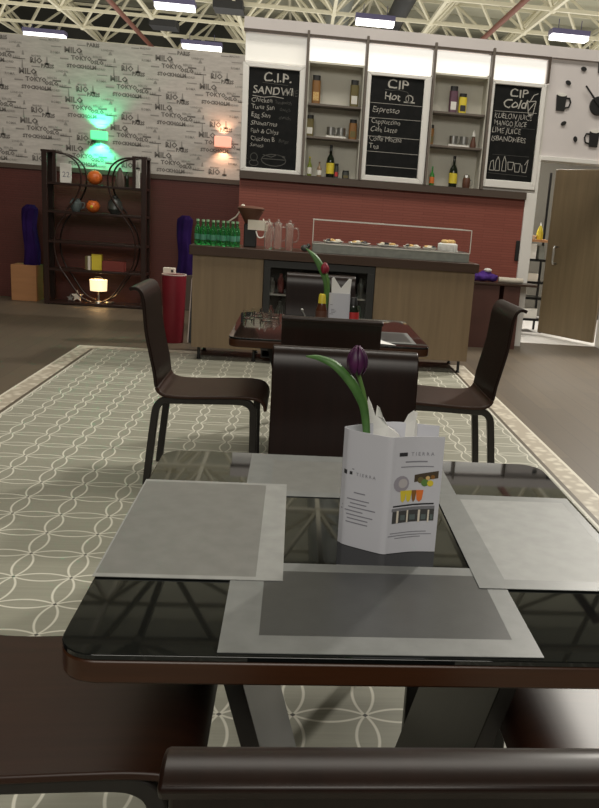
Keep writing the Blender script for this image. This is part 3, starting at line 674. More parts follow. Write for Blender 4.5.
for i, (x_, z, w, h_, mm, lab) in enumerate(((2.95, .9306, .1, .19, 'label_white', 'white carton upright on the rack shelf below the yellow bottle'), (3.07, .9306, .07, .17, 'grey_metal', 'grey carton beside the white one on the rack'), (2.98, .6506, .16, .1, 'cream', 'cream carton on the middle shelf of the rack'), (3.0, .1806, .2, .13, 'label_white', 'white carton lowest on the rack'))):
    tag(MB().box(-w / 2, w / 2, 0, .15, 0, h_).build('carton', M[mm], bevel=.003, loc=(x_, 10.12, z)), lab, 'box')

# ------------------------------------------------------------------ wall lamps on the wallpaper
def wall_lamp(x_, z, w, h_, m, lab, col, pw, up, dn):
    t_ = thing('wall_lamp', lab, 'lamp', (x_, YF, z))
    MB().box(-w / 2, w / 2, -.11, -.02, -h_ / 2, h_ / 2).build('lamp_shade', m, t_, .006)
    MB().box(-w * .3, w * .3, -.02, -.001, -h_ * .3, h_ * .3).build('bracket', M['steel'], t_)
    for s_, e_ in ((1, up), (-1, dn)):
        l = bpy.data.lights.new('wall_lamp_bulb', 'SPOT'); l.energy = pw * e_; l.color = col; l.spot_size = math.radians(120); l.spot_blend = .6; l.shadow_soft_size = .03
        o = bpy.data.objects.new('wall_lamp_bulb', l); COL.objects.link(o); o.location = (x_, YF - .075, z + s_ * (h_ / 2 + .02)); o.rotation_euler = (Vector((0, .25, s_))).to_track_quat('-Z', 'Y').to_euler()
wall_lamp(-2.445, 2.03, .19, .10, M['green_lamp'], 'green-glowing square wall lamp above the dark shelf', (.04, 1, .42), 16, 1, 1.5)
wall_lamp(-.965, 2.07, .2, .125, M['pink_lamp'], 'salmon-pink glowing wall lamp left of the sandwich chalkboard', (1, .5, .28), 4, 1, 1)

# ------------------------------------------------------------------ openwork shelf unit (etagere) at the far wall
SX0, SX1, SY0, SY1 = -3.01, -1.80, 10.14, 10.42
et = thing('open_shelf', 'tall dark wood open shelf with curved hoops against the maroon wall', 'shelf', ((SX0 + SX1) / 2, SY0, 0)); W = (SX1 - SX0) / 2; D = SY1 - SY0
EW = wood('shelf_dark_wood', (.02, .009, .007), (.032, .014, .01), (20, 20, 3), .3, bump=0)
for a in (-1, 1):
    for yy in (.02, D - .02): MB().box(a * (W - .035) - .03, a * (W - .035) + .03, yy - .02, yy + .02, 0, 1.80).build('post', EW, et, .003)
    MB().box(a * (W - .15) - .018, a * (W - .15) + .018, 0.0, .03, 1.43, 1.78).build('inner_post', EW, et, .002)
    MB().box(min(a * W, a * (W - .17)), max(a * W, a * (W - .17)), -.001, D, 1.775, 1.80).build('top_rail', EW, et)
    for yy in (.012, D - .012):
        up_ = [(a * (W - .14), yy, 1.78), (a * (W - .28), yy, 1.76), (a * (W - .4), yy, 1.68), (a * (W - .45), yy, 1.55), (a * (W - .44), yy, 1.40), (a * (W - .38), yy, 1.26), (a * (W - .28), yy, 1.13)]
        MB().tube(crom(up_), .011, 8).build('hoop', EW, et)
        lo = [(a * (W - .28), yy, 1.10), (a * (W - .17), yy, .93), (a * (W - .13), yy, .72), (a * (W - .17), yy, .5), (a * (W - .28), yy, .32), (a * (W - .42), yy, .12), (a * (W - .55), yy, .05)]
        MB().tube(crom(lo), .010, 8).build('hoop', EW, et)
SZ = [.035, .435, .765, 1.115, 1.44]
for z in SZ: MB().box(-W + .01, W - .01, 0.004, D - .004, z - .028, z).build('shelf', EW, et, .003)
def sp(px, z): return (at(px, 200, 10.25).x, 10.25, z + .0006)
def pic(px, z, w, h_, lab):
    t_ = thing('framed_card', lab, 'picture', sp(px, z)); MB().box(-w / 2, w / 2, 0, .015, 0, h_).build('frame', M['label_white'], t_, .002)
    q = MB(); text_geo(q, '22', h_ * .4, lambda u, v: (-w * .3 + u, -.001, h_ * .3 + v), None, res=2); q.build('print', M['ink_grey'], t_, smooth=False, fix=False)
pic(66, SZ[4], .13, .22, 'white framed card with grey figures on the top shelf')
t_ = thing('orange_globe', 'round orange pumpkin ornament on the top shelf', 'ornament', sp(95, SZ[4])); MB().ball((0, 0, .084), .088, 12, None, (1, 1, .94)).build('body', M['orange_skin'], t_); MB().lathe([(.012, .16), (.006, .185)], 8).build('stalk', M['olive'], t_)
t_ = thing('shell_ornament', 'dull brown cone ornament right of the orange pumpkin', 'ornament', sp(120, SZ[4])); MB().lathe([(.05, 0), (.06, .05), (.045, .14), (.01, .22)], 14).build('body', mat('dull_taupe', (.13, .1, .08), .6), t_)
tag(MB().lathe([(.02, 0), (.022, .12), (.012, .16), (.012, .18)], 12).build('vial', M['wine_glass'], loc=sp(127, SZ[4])), 'slim black bottle near the right post of the top shelf', 'bottle')
tag(MB().box(-.03, .03, -.01, .03, 0, .2).build('card', M['label_white'], loc=sp(137, SZ[4])), 'white card at the right end of the top shelf', 'card')
t_ = thing('clay_pot', 'grey-blue pot left of the orange mug', 'pot', sp(76, SZ[3])); MB().lathe([(.04, 0), (.07, .05), (.075, .1), (.045, .14), (.05, .155)], 18).build('body', M['ceramic_grey'], t_); MB().tube([(.07, 0, .11), (.1, 0, .1), (.09, 0, .05), (.068, 0, .045)], .008, 6).build('handle', M['ceramic_grey'], t_)
t_ = thing('orange_mug', 'round orange mug on the second shelf', 'mug', (sp(92.5, SZ[3])[0], 10.16 + .12, SZ[3] + .0006)); MB().ball((0, 0, .075), .08, 12, None, (1, 1, .95)).build('body', M['orange_skin'], t_); MB().ball((0, -.06, .07), .025, 8).build('face_patch', M['yellow'], t_); MB().lathe([(.04, .14), (.042, .155)], 14).build('rim', M['ink'], t_)
t_ = thing('clay_pot', 'dark round pot on the second shelf under the taupe cone', 'pot', sp(115, SZ[3])); MB().lathe([(.05, 0), (.09, .06), (.08, .14), (.05, .18), (.055, .19)], 18).build('body', M['ceramic_dark'], t_); MB().ball((0, 0, .2), .04, 8, None, (1, 1, .5)).build('lid', M['ceramic_dark'], t_)
tag(MB().box(-.06, .06, -.02, .06, 0, .19).build('carton', M['yellow'], bevel=.003, loc=sp(96.5, SZ[1])), 'yellow box standing on the fourth shelf', 'box')
for i, (px, mm, lab) in enumerate(((87, 'olive', 'olive book standing left of the yellow box'), (89.6, 'cream', 'cream book pressed against the yellow box'))):
    tag(MB().box(-.014, .014, -.06, .07, 0, .165).build('book', M[mm], bevel=.002, loc=sp(px, SZ[1])), lab, 'book')
tag(MB().box(-.13, .13, -.06, .07, 0, .12).build('red_box', mat('dull_red_card', (.2, .035, .025), .6), bevel=.003, loc=sp(114, SZ[1])), 'dull red box right of the yellow box', 'box')
t_ = thing('table_lamp', 'small glowing table lamp with cream shade on the bottom shelf', 'lamp', sp(98, SZ[0]))
MB().lathe([(.05, 0), (.045, .02), (.012, .03), (.01, .16)], 16).build('base', M['steel'], t_)
MB().lathe([(.098, .15), (.104, .285), (.099, .285), (.093, .15)], 20, cap=False).build('lamp_shade', M['shade_glow'], t_)
MB().tube(crom([(-.07, 0, .285), (-.03, 0, .32), (.03, 0, .32), (.07, 0, .285)]), .006, 6).build('handle', M['black_metal'], t_)
l = bpy.data.lights.new('table_lamp_bulb', 'POINT'); l.energy = 1.6; l.color = (1, .65, .3); l.shadow_soft_size = .03
o = bpy.data.objects.new('table_lamp_bulb', l); COL.objects.link(o); o.location = Vector(sp(98, SZ[0])) + Vector((0, 0, .2))
def star(px, s_, lab, m_):
    t_ = MB(); pts = [((s_ if k % 2 == 0 else s_ * .42) * math.sin(PI * k / 5), s_ * .9 + (s_ if k % 2 == 0 else s_ * .42) * math.cos(PI * k / 5)) for k in range(10)]
    t_.prismy(pts[::-1], -.01, .01); tag(t_.build('star_ornament', m_, loc=sp(px, SZ[0])), lab, 'ornament', 'star ornaments on the bottom shelf')
star(76, .075, 'larger pale star ornament left of the small glowing lamp', M['cream']); star(69, .045, 'smaller grey star ornament at the far left of the bottom shelf', M['steel'])
tag(MB().lathe([(.001, .002), (.04, 0), (.06, .015), (.055, .02)], 14).build('dish', M['steel'], loc=sp(109, SZ[0])), 'small shiny dish right of the glowing lamp', 'dish')

# plinth + purple textile, left and right of the shelf
tag(MB().box(-3.44, -3.14, 10.3, 10.58, 0, .435).build('plinth', M['tan'], bevel=.004), 'tan plywood box on the floor left of the dark shelf', 'box')
tag(MB().box(-1.55, -1.25, 10.3, 10.58, 0, .435).build('plinth', M['brown_trim'], bevel=.004), 'brown box mostly hidden behind the red bin', 'box')
for x_, lab in ((-3.23, 'tall dark purple cloth bag on the tan box'), (-1.385, 'tall dark purple cloth bag behind the red bin, right of the shelf')):
    q = MB(); vs = []; fs = []; nz, na = 16, 40
    for iz in range(nz + 1):
        k = iz / nz; z = k * .72
        for ia in range(na):
            a_ = 2 * PI * ia / na; r_ = (1 + .07 * math.sin(a_ * 5 + k * 3) + .05 * math.sin(a_ * 9 - k * 5 + 1)) * (1 - .12 * math.sin(k * PI) - .55 * max(0, k - .93) / .07)
            vs.append((.095 * r_ * math.cos(a_) + .012 * math.sin(k * 7), .08 * r_ * math.sin(a_), z))
    for iz in range(nz):
        for ia in range(na): fs.append((iz * na + ia, iz * na + (ia + 1) % na, (iz + 1) * na + (ia + 1) % na, (iz + 1) * na + ia))
    fs += [tuple(range(na))[::-1], tuple(range(nz * na, nz * na + na))]
    o = tag(q.add(vs, fs).build('cloth_bag', M['dark_purple'], loc=(x_, 10.42, .436)), lab, 'bag', 'purple cloth bags')
# red bin
rb = thing('red_bin', 'tall red bin with a pale rim standing left of the counter', 'bin', (-1.145, 7.92, 0))
MB().lathe([(.09, .0), (.095, .01), (.115, .645), (.105, .645), (.09, .03)], 32).build('body', M['red_board'], rb)
MB().lathe([(.116, .645), (.117, .655), (.104, .655), (.104, .645)], 32, cap=False).build('rim', M['pale_edge'], rb)
MB().lathe([(.001, .646), (.104, .646)], 32, cap=False).build('lid', M['red_board'], rb)
t_ = thing('card_box', 'small pale box with a black dot on top of the red bin', 'box', (-1.19, 7.92, .6556)); MB().box(-.055, .055, -.03, .03, 0, .055).build('body', M['cream'], t_, .003); MB().prismy(ep(.03, .028, .012, .012), -.033, -.03).build('dot', M['black'], t_)
t_ = thing('leaning_board', 'dark board with pale edge leaning behind the left end of the counter', 'board', (0, 0, 0))
q = at(187.5, 290, 7.95) + Vector((.035, 0, 0)); 
MB().bar((q.x + .02, 7.9, .006), (q.x + .04, 8.0, .78), .06, .03, up=(0, 1, 0)).build('panel', M['black'], t_)
MB().bar((q.x - .0155, 7.9, .006), (q.x - .0, 8.0, .60), .008, .03, up=(0, 1, 0)).bar((q.x, 8.0, .60), (q.x + .05, 8.0, .80), .008, .03, up=(0, 1, 0)).build('edge_strip', M['pale_edge'], t_)

# ------------------------------------------------------------------ chairs
CW = .435
def make_chair(label, seatm=None):
    t_ = thing('dining_chair', label, 'chair', (0, 0, 0), 0, 'dark bentwood chairs at the two tables')
    prof = [(-.122, .936), (-.108, .942), (-.09, .942), (-.074, .930), (-.064, .908), (-.058, .88), (-.053, .82), (-.045, .74), (-.025, .64), (-.008, .56), (0, .50), (.012, .468), (.045, .450), (.12, .445), (.22, .449), (.34, .455), (.42, .457), (.475, .450), (.503, .428), (.512, .395)]
    pts = crom([(x, 0, z) for x, z in prof], 4); N = len(pts); T = .016
    isplit = next(i for i, p in enumerate(pts) if p.x > -.002 and p.z < .5)
    def shell(name, P, m):
        vs = []; n = len(P)
        for i, p in enumerate(P):
            d = (P[min(i + 1, n - 1)] - P[max(i - 1, 0)]).normalized(); nr = Vector((-d.z, 0, d.x))
            for s_ in (-1, 1):
                for yy in (-CW / 2, CW / 2): vs.append((p.x + nr.x * s_ * T / 2, yy, p.z + nr.z * s_ * T / 2))
        fs = []
        for i in range(n - 1):
            a, b = i * 4, (i + 1) * 4
            fs += [(a, a + 1, b + 1, b), (a + 2, b + 2, b + 3, a + 3), (a, b, b + 2, a + 2), (a + 1, a + 3, b + 3, b + 1)]
        fs += [(0, 2, 3, 1), (n * 4 - 4, n * 4 - 3, n * 4 - 1, n * 4 - 2)]
        MB().add(vs, fs).build(name, m, t_, .004)
    shell('backrest', pts[:isplit + 1], M['chair']); shell('seat', pts[isplit:], seatm or M['chair_red'])
    for s_ in (-1, 1):
        path = crom([(-.045, 0, 0.0), (-.03, 0, .15), (-.008, 0, .34), (.004, 0, .395), (.035, 0, .423), (.08, 0, .427), (.22, 0, .431), (.37, 0, .435), (.42, 0, .428), (.45, 0, .40), (.455, 0, .34), (.458, 0, .15), (.46, 0, 0)], 4)
        o = MB().rectsweep(path, .034, .034).build('leg_frame', M['leg_wood'], t_, .004); o.location = (0, s_ * (CW / 2 - .028), 0)
    MB().box(.10, .13, -CW / 2 + .045, CW / 2 - .045, .415, .436).box(.34, .37, -CW / 2 + .045, CW / 2 - .045, .418, .44).build('cross_rail', M['leg_wood'], t_)
    return t_
Z0 = .0034
c0 = make_chair('dark bentwood chair facing right, at the left side of the second table'); c0.location = (-.622, 3.985, Z0)
dup(c0, (1.005, 4.05, Z0), PI, 'dark bentwood chair facing left, at the right side of the second table')
dup(c0, (.163, 2.30, Z0), -PI / 2, 'large dark chair back just behind the tulip on the front table')
dup(c0, (.165, 3.46, Z0), PI / 2, 'dark chair with its back to us at the near side of the second table').scale = (1, .97, .962)
dup(c0, (.165, 5.09, Z0), -PI / 2, 'dark chair at the far side of the second table, in front of the fridge')
dup(c0, (-.635, 1.355, Z0), 0, 'dark chair cropped at the lower left, seat under the front table')
dup(c0, (.955, 1.37, Z0), PI, 'dark chair cropped at the lower right of the front table')
dup(c0, (.137, .631, Z0), PI / 2, 'dark chair back nearest the camera, cropped at the bottom edge')

# ------------------------------------------------------------------ tables
def make_table(label):
    t_ = thing('dining_table', label, 'table', (0, 0, 0), 0, 'square dark dining tables'); a = .475
    MB().prism(rrect(-a, a, -a, a, .055), .705, .741).build('tabletop', M['table_wood'], t_, .004)
    MB().prism(rrect(-a, a, -a, a, .055), .7412, .75).build('glass_top', M['black_glass'], t_, .0015)
    MB().box(-.36, .36, -.30, .30, .675, .705).build('apron', M['leg_wood'], t_)
    for s_ in (-1, 1):
        q = MB(); x0, x1, z0, z1 = .305 * s_, .13 * s_, .675, .03; w = .034 * s_; y0, y1 = -.20, .20
        vs = [(x0, y0, z0), (x0 - w, y0, z0), (x1 - w, y0, z1), (x1, y0, z1)]; vs += [(x, y1, z) for x, _, z in vs]
        q.add(vs, [(0, 1, 2, 3), (7, 6, 5, 4), (0, 4, 5, 1), (1, 5, 6, 2), (2, 6, 7, 3), (3, 7, 4, 0)]).build('leg_panel', M['leg_wood'], t_, .002)
    MB().box(-.26, .26, -.26, .26, 0, .03).build('base_plate', M['leg_wood'], t_, .004)
    return t_
t1 = make_table('square glass-topped table nearest the camera, set with placemats'); t1.location = (.175, 1.487, Z0 - .003)
t2 = dup(t1, (.18, 4.23, Z0 - .003), 0, 'second square dark table between the front table and the counter')
ZT_ = .7505 + .0006

# placemats: pale woven edge, grey inner field; light and shade put into their tones
def placemat(x0, x1, y0, y1, z, bd, label, group='woven placemats on the front table', me='mat_edge', mi='mat_inner'):
    t_ = thing('placemat', label, 'placemat', ((x0 + x1) / 2, (y0 + y1) / 2, z), 0, group); X, Y = (x1 - x0) / 2, (y1 - y0) / 2
    l_, r_, n_, f_ = bd
    q = MB(); th = .0012
    for a in ((-X, X, -Y, -Y + n_), (-X, X, Y - f_, Y), (-X, -X + l_, -Y + n_, Y - f_), (X - r_, X, -Y + n_, Y - f_)):
        if a[1] - a[0] > .001 and a[3] - a[2] > .001: q.box(*a, 0, th)
    q.build('woven_edge', M[me], t_, smooth=False)
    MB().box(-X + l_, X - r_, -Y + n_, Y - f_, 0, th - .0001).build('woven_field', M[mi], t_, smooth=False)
    return t_
placemat(-.082, .383, 1.02, 1.315, ZT_, (.055, .035, .048, .032), 'grey placemat at the near edge of the front table, its middle darkened for shade')
placemat(-.085, .385, 1.655, 1.952, ZT_, (.055, .05, .03, .045), 'grey placemat at the far edge of the front table, behind the menu card', mi='mat_inner_pale')
placemat(.335, .64, 1.235, 1.70, ZT_ + .0014, (.052, .02, .035, .03), 'pale grey placemat on the right side of the front table', mi='mat_inner_light')
placemat(-.303, .004, 1.243, 1.725, ZT_ + .0014, (.003, .045, .012, .012), 'pale grey placemat on the left side of the front table', me='mat_edge_pale', mi='mat_inner_pale')
placemat(-.05, .41, 3.79, 4.06, ZT_, (.05, .05, .035, .035), 'dim grey placemat on the second table behind the chair back', 'placemats on the second table')
pmr = placemat(.42, .60, 3.84, 4.2, ZT_ , (.02, .02, .04, .02), 'placemat on the right side of the second table', 'placemats on the second table')

# ------------------------------------------------------------------ menu card, tulip, napkins on the front table
def menu_card(base, ring, h, label, printed=True, lean=0):
    t_ = thing('menu_card', label, 'menu', base)
    P = crom([(x, y, 0) for x, y in ring], 6); n = len(P); th = .0006; vs = []
    for i, p in enumerate(P):
        d = (P[min(i + 1, n - 1)] - P[max(i - 1, 0)]).normalized(); nr = Vector((d.y, -d.x, 0))
        for s_ in (-1, 1):
            for z in (0, h): vs.append((p.x + nr.x * s_ * th, p.y + nr.y * s_ * th + (lean * z), z))
    fs = []
    for i in range(n - 1):
        a, b = i * 4, (i + 1) * 4; fs += [(a, b, b + 1, a + 1), (a + 2, a + 3, b + 3, b + 2), (a, a + 2, b + 2, b), (a + 1, b + 1, b + 3, a + 3)]
    fs += [(0, 1, 3, 2), (n * 4 - 4, n * 4 - 2, n * 4 - 1, n * 4 - 3)]
    MB().add(vs, fs).build('paper', M['paper'], t_)
    return t_, P
zc = ZT_
ring = [(.108, .08), (.02, .095), (-.066, .050), (-.070, .032), (-.055, .018), (-.012, -.008), (.006, -.016), (.02, -.012), (.060, .0), (.105, .003)]
mbase = (.178, 1.384, zc); mh = .222
MP = None
mc, MP = menu_card(mbase, ring, mh, 'white printed menu card standing around the tulip on the front table')
# panels: left from P(-.066,.05) to P(0,-.016); right from there to the last point
def arc_map(P):
    L_ = [0]
    for i in range(1, len(P)): L_.append(L_[-1] + (P[i] - P[i - 1]).length)
    return L_
LL = arc_map(MP)
def on_card(sv, z, off=.0011):
    sv = max(0, min(LL[-1], sv))
    for i in range(1, len(MP)):
        if LL[i] >= sv: break
    k = (sv - LL[i - 1]) / max(1e-6, LL[i] - LL[i - 1]); p = MP[i - 1].lerp(MP[i], k); d = (MP[i] - MP[i - 1]).normalized(); nr = Vector((d.y, -d.x, 0))
    if nr.y > 0: nr = -nr
    return (p.x + nr.x * off, p.y + nr.y * off, z)
S0 = min(range(len(MP)), key=lambda i: (MP[i] - Vector((-.066, .05, 0))).length); S1 = min(range(len(MP)), key=lambda i: (MP[i] - Vector((.006, -.016, 0))).length)
sA, sB, sC = LL[S0], LL[S1], LL[-1]
pr = MB()
def band(s0, s1, z0, z1, m, n=6, off=.0011, k=0):
    pr = MB()
    for i in range(n):
        a, b = s0 + (s1 - s0) * i / n, s0 + (s1 - s0) * (i + 1) / n
        za, zb = k * i / n, k * (i + 1) / n
        pr.add([on_card(a, z0 + za, off), on_card(b, z0 + zb, off), on_card(b, z1 + zb, off), on_card(a, z1 + za, off)], [(0, 1, 2, 3)], m)
    pr.build('printed_patch', None, CARD, smooth=False, fix=False)
def disc(s, z, r_, m, off=.0013, n=14, sq=1):
    MB().add([on_card(s + r_ * math.cos(2 * PI * i / n), z + sq * r_ * math.sin(2 * PI * i / n), off) for i in range(n)], [tuple(range(n))], m).build('printed_patch', None, CARD, smooth=False, fix=False)
def ctext(s, s0, z, size, m, sx=1):
    q_ = MB(); text_geo(q_, s, size, lambda u, v: on_card(s0 + u, z + v, .0014), m, res=1, sx=sx); q_.build('printed_logo', None, CARD, smooth=False, fix=False)
CARD = mc
wl_, wr_ = sB - sA, sC - sB
# left panel: logo and address lines
band(sA + wl_ * .20, sA + wl_ * .27, .138, .146, M['ink'], 2); band(sA + wl_ * .32, sA + wl_ * .37, .139, .145, M['ink'], 2)
ctext('T I E R R A', sA + wl_ * .44, .139, .0085, M['ink_grey'])
band(sA + wl_ * .36, sA + wl_ * .40, .149, .151, M['ink_grey'], 1)
for i, (a, b) in enumerate(((.42, .62), (.30, .70), (.36, .66), (.20, .82), (.18, .60), (.30, .78), (.32, .70), (.30, .70))):
    z = .099 - i * .0075 - (.006 if i else 0) + .006
    band(sA + wl_ * a, sA + wl_ * b, z, z + .0022, M['ink_grey'], 4)
# right panel
q = sB
band(q + wr_ * .17, q + wr_ * .33, .186, .193, M['ink'], 2); ctext('T I E R R A', q + wr_ * .4, .1865, .0095, M['ink_grey'], 1.0)
band(q + wr_ * .30, q + wr_ * .72, .174, .1765, M['ink_grey'], 3); band(q + wr_ * .22, q + wr_ * .84, .165, .1668, M['ink_grey'], 4)
disc(q + wr_ * .25, .134, .0155, mat('grey_plate_print', (.33, .31, .36), .6)); disc(q + wr_ * .28, .135, .009, mat('pale_plate_print', (.5, .47, .48), .6), .0016)
band(q + wr_ * .50, q + wr_ * .94, .136, .150, mat('dark_food_photo', (.07, .05, .03), .6), 4, k=.008)
for s_, z, r_, c in ((.62, .140, .006, 'olive'), (.7, .135, .007, 'stem'), (.8, .134, .006, 'yellow'), (.84, .146, .004, 'amber'), (.75, .144, .004, 'pastry')): disc(q + wr_ * s_, z, r_, M[c], .0017)
for s_, w_, c in ((.30, .06, 'yellow'), (.41, .06, 'yellow'), (.51, .05, 'amber'), (.62, .07, 'orange')):
    a, b = q + wr_ * (s_ - w_), q + wr_ * (s_ + w_)
    MB().add([on_card(a, .121, .0016), on_card(a + .002, .103, .0016), on_card((a + b) / 2, .098, .0016), on_card(b - .002, .103, .0016), on_card(b, .121, .0016)], [(0, 1, 2, 3, 4)], M[c]).build('printed_glass', None, CARD, smooth=False, fix=False)
band(q + wr_ * .10, q + wr_ * .92, .081, .087, mat('facade_photo_grey', (.2, .2, .22), .6), 4, .0012, k=.004)
band(q + wr_ * .12, q + wr_ * .92, .058, .081, mat('facade_photo_dark', (.06, .06, .06), .6), 4, .0012, k=.004)
for a, b in ((.2, .24), (.40, .43), (.62, .66), (.80, .83)): band(q + wr_ * a, q + wr_ * b, .059, .083, M['cream'], 1, .0017)
for a, b in ((.28, .37), (.46, .57), (.68, .77), (.85, .9)): band(q + wr_ * a, q + wr_ * b, .064, .074, M['ceramic_grey'], 1, .0017)
band(q + wr_ * .12, q + wr_ * .9, .0895, .0925, M['ink'], 4, k=.004)
for z, a, b in ((.038, .1, .8), (.033, .06, .9), (.028, .2, .7)): band(q + wr_ * a, q + wr_ * b, z, z + .0016, M['ink_grey'], 4, k=.002)


def tulip(loc, pts, head_c, petal, label, head_s=1.0, leaves=()):
    t_ = thing('tulip', label, 'flower', loc)
    MB().tube(crom(pts), .0038 * head_s, 8).build('stem', M['stem'], t_)
    q = MB(); hc = Vector(head_c)
    for k in range(6):
        a = k * PI / 3; off = .0 if k % 2 else .003; vs = []; fs = []; nu, nv = 7, 9
        for iv in range(nv + 1):
            v = iv / nv; z = -.004 + .052 * v * head_s; rr = (.0185 * math.sin(PI * min(1, v * .84 + .13)) ** .7 + off * (1 - v)) * head_s; sp_ = .62 * math.sin(PI * min(.97, v * .86 + .1)) ** .6
            for iu in range(nu + 1):
                u = iu / nu * 2 - 1; an = a + u * sp_; r2 = rr * (1 - .1 * u * u)
                vs.append(hc + Vector((math.cos(an) * r2, math.sin(an) * r2, z)))
        for iv in range(nv):
            for iu in range(nu): b_ = iv * (nu + 1) + iu; fs.append((b_, b_ + 1, b_ + nu + 2, b_ + nu + 1))
        q.add(vs, fs)
    o = q.build('flower_head', petal, t_, fix=False); sd = o.modifiers.new('thick', 'SOLIDIFY'); sd.thickness = .0012
    for path, w in leaves:
        C_ = crom(path, 6); n = len(C_); vs = []; fs = []
        for i, p in enumerate(C_):
            d = (C_[min(i + 1, n - 1)] - C_[max(i - 1, 0)]).normalized(); side = d.cross(Vector((0, -.8, .6))).normalized(); wd = w * math.sin(PI * min(1, (i / (n - 1)) * .92 + .06)) ** .8
            for u in (-1, 0, 1): vs.append(p + side * u * wd + Vector((0, .0, -abs(u) * wd * .35)))
        for i in range(n - 1):
            for k in range(2): b_ = i * 3 + k; fs.append((b_, b_ + 1, b_ + 4, b_ + 3))
        o = MB().add(vs, fs).build('leaf', M['leaf'], t_, fix=False); sd = o.modifiers.new('thick', 'SOLIDIFY'); sd.thickness = .001
    return t_
def rel(px, py, Y_, b): p = at(px, py, Y_); return (p.x - b[0], p.y - b[1], p.z - b[2])
vb = (.165, 1.435, zc)
vz = thing('bud_vase', 'small clear vase holding the tulip, hidden inside the menu card', 'vase', vb)
MB().lathe([(.018, 0), (.02, .004), (.02, .14), (.023, .16), (.02, .16), (.017, .14), (.017, .008), (.001, .006)], 18, cap=False).build('glass', M['glass'], vz)
tb = (.165, 1.435, zc)
tulip((tb[0], tb[1], tb[2] + .012), [(.0, 0, .0), (-.012, 0, .12), rel(368, 425, 1.43, (tb[0], tb[1], tb[2] + .012)), rel(364, 395, 1.42, (tb[0], tb[1], tb[2] + .012)), rel(357, 370, 1.41, (tb[0], tb[1], tb[2] + .012))],
      rel(356.3, 372, 1.41, (tb[0], tb[1], tb[2] + .012)), M['tulip'], 'deep purple tulip with arching green leaf on the front table', 1.0,
      [([(-.006, -.005, .02), rel(366, 425, 1.41, (tb[0], tb[1], tb[2] + .012)), rel(358, 392, 1.40, (tb[0], tb[1], tb[2] + .012)), rel(338, 366, 1.40, (tb[0], tb[1], tb[2] + .012)), rel(320, 357, 1.41, (tb[0], tb[1], tb[2] + .012)), rel(306, 356, 1.42, (tb[0], tb[1], tb[2] + .012))], .0085),
       ([(-.004, -.004, .02), rel(367, 428, 1.42, (tb[0], tb[1], tb[2] + .012)), rel(362, 400, 1.42, (tb[0], tb[1], tb[2] + .012)), rel(352, 378, 1.43, (tb[0], tb[1], tb[2] + .012)), rel(338, 370, 1.44, (tb[0], tb[1], tb[2] + .012))], .006)])
def napkin(loc, tips, label, h0=.0):
    t_ = MB()
    for (bx, by), (tx, ty, tz), w in tips:
        b0, b1, tp = Vector((bx - w, by, 0)), Vector((bx + w, by, 0)), Vector((tx, ty, tz)); n = 8; vs = []; fs = []
        for i in range(n + 1):
            k = i / n; c = Vector((bx, by, 0)).lerp(tp, k); ww = w * (1 - k ** 7) * (1 - .25 * k) + .0008; c.x += .006 * math.sin(k * 3)
            vs += [c + Vector((-ww, .004, 0)), c + Vector((0, -.010 * (1 - k), 0)), c + Vector((ww, .004, 0))]
        for i in range(n):
            for k in range(2): b_ = i * 3 + k; fs.append((b_, b_ + 1, b_ + 4, b_ + 3))
        t_.add(vs, fs)
    o = t_.build('folded_napkin', M['napkin'], fix=False, loc=loc); sd = o.modifiers.new('thick', 'SOLIDIFY'); sd.thickness = .0015
    return tag(o, label, 'napkin', 'folded white napkins standing in menu cards')
def sheet(base, pts, label):
    P = [rel(x, y, base[1], base) for x, y in pts]; n = len(P); vs = []
    for d_ in (-.0012, .0012): vs += [(p[0], .010 * math.sin(p[0] * 120) + d_ - .05 * max(0, p[2] - .2), p[2]) for p in P]
    o = MB().add(vs, [tuple(range(n))[::-1], tuple(range(n, 2 * n))] + [(k, n + k, n + (k + 1) % n, (k + 1) % n) for k in range(n)]).build('folded_napkin', M['napkin'], loc=base, smooth=False)
    return tag(o, label, 'napkin', 'folded white napkins standing in menu cards')
zb = 545
sheet((.19, 1.462, zc), [(366, zb), (365, 432), (366, 412), (368.5, 397), (372, 405), (375.5, 416), (377, 405), (379.5, 407), (383, 417), (388, 426), (395, 431), (400, 436), (396, zb)], 'white napkin peaks just right of the tulip stem')
sheet((.25, 1.478, zc), [(402, 540), (398, 436), (403, 426), (408, 414), (413, 409), (417, 412), (415, 418), (417, 424), (416, 438), (414, 540)], 'white napkin peak at the right side of the menu card')

# ------------------------------------------------------------------ things on the second table
ring2 = [(.05, .04), (.0, .045), (-.052, .012), (-.055, .004), (-.050, -.004), (.0, -.006), (.048, -.004), (.054, .004), (.05, .014)]
m2b = (at(339, 313, 4.3).x, 4.3, zc)
mc2, P2 = menu_card(m2b, ring2, .178, 'blank-looking white menu card standing on the second table')
LL = arc_map(P2); MP = P2; CARD = mc2
for z, a, b in ((.09, .42, .62), (.082, .36, .66), (.074, .40, .64), (.066, .38, .6), (.115, .44, .58)): band(LL[-1] * a, LL[-1] * b, z, z + .003, M['ink_grey'], 3)
n3 = (m2b[0], 4.335, zc)
zt = rel(331, 278, 4.325, n3)[2]; o = MB().prismy([(-.04, 0), (.045, 0), (.058, zt), (.044, zt + .003), (.004, zt - .05), (-.036, zt + .006), (-.048, zt)], -.002, .002).build('folded_napkin', M['napkin'], loc=(n3[0], 4.322, zc))
tag(o, 'white V-notched napkin in the menu card on the second table', 'napkin', 'folded white napkins standing in menu cards')
tb2 = (m2b[0] - .075, 4.36, zc + .004)
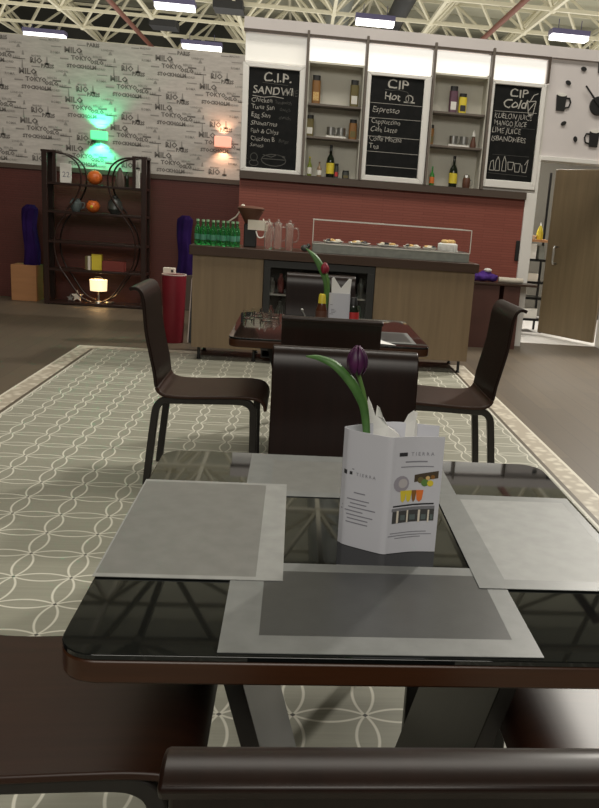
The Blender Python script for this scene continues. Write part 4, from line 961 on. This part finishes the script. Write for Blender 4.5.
tulip(tb2, [(.01, 0, 0), (.005, 0, .12), rel(328, 285, 4.33, tb2), rel(325, 272, 4.32, tb2)], rel(324.5, 273, 4.32, tb2), M['red_tulip'], 'dark red tulip leaning over the second table', 1.15,
      [([(.0, 0, .02), rel(327, 285, 4.33, tb2), rel(322, 268, 4.33, tb2), rel(315, 256, 4.33, tb2), rel(306, 248, 4.34, tb2)], .02)])
def sauce(px, Y_, h, body, capm, lm, label):
    x_ = at(px, 312, Y_).x; t_ = thing('sauce_bottle', label, 'bottle', (x_, Y_, zc), 0, 'sauce bottles on the second table')
    MB().lathe([(.028, 0), (.031, .01), (.03, h * .5), (.02, h * .72)], 16).build('body', body, t_); MB().lathe([(.021, h * .72), (.018, h * .95), (.014, h)], 14).build('cap', capm, t_)
    MB().lathe([(.0315, h * .22), (.031, h * .5)], 16, cap=False).build('label_print', lm, t_)
sauce(321.5, 4.27, .172, M['brown_sauce'], M['yellow'], M['brown_leather'], 'brown sauce bottle with yellow cap left of the second menu card')
sauce(353.2, 4.36, .155, M['wine_glass'], M['black'], M['red_print'], 'black sauce bottle with red label right of the second menu card')
t_ = thing('spoon_jar', 'tiny open jar with a spoon beside the yellow-capped bottle', 'jar', (at(309, 312, 4.28).x, 4.28, zc)); MB().lathe([(.02, 0), (.022, .03), (.019, .03), (.017, .004)], 14).build('jar', M['cream'], t_); MB().tube([(.0, 0, .01), (-.035, 0, .075)], .0035, 8).ball((-.037, 0, .08), .009, 6).build('spoon', M['steel'], t_)
first = None
tg = mat('tumbler_glass', (.95, .97, .95), .05, trans=1, ior=1.12)
for i, (px, Y_, lab) in enumerate(((249, 4.45, 'clear tumbler at the far left corner of the second table'), (257, 4.55, 'clear tumbler second from the left on the second table'), (266, 4.4, 'clear tumbler beside the chair back on the second table'), (274, 4.52, 'clear tumbler nearest the far chair on the second table'))):
    x_ = at(px, 318, Y_).x
    if first is None:
        first = thing('tumbler', lab, 'glass', (x_, Y_, zc), 0, 'tumblers on the second table'); MB().lathe([(.026, 0), (.03, .004), (.032, .04), (.030, .04), (.028, .006), (.001, .005)], 24, cap=False).build('glass', tg, first)
    else: dup(first, (x_, Y_, zc), 0, lab)
tag(MB().prism([(0, 0), (.075, -.02), (.01, .12)], 0, .0012).build('paper_slip', M['napkin'], loc=(at(379, 349, 3.82).x, 3.79, zc + .0016)), 'white paper corner beside the chair back on the second table', 'paper')
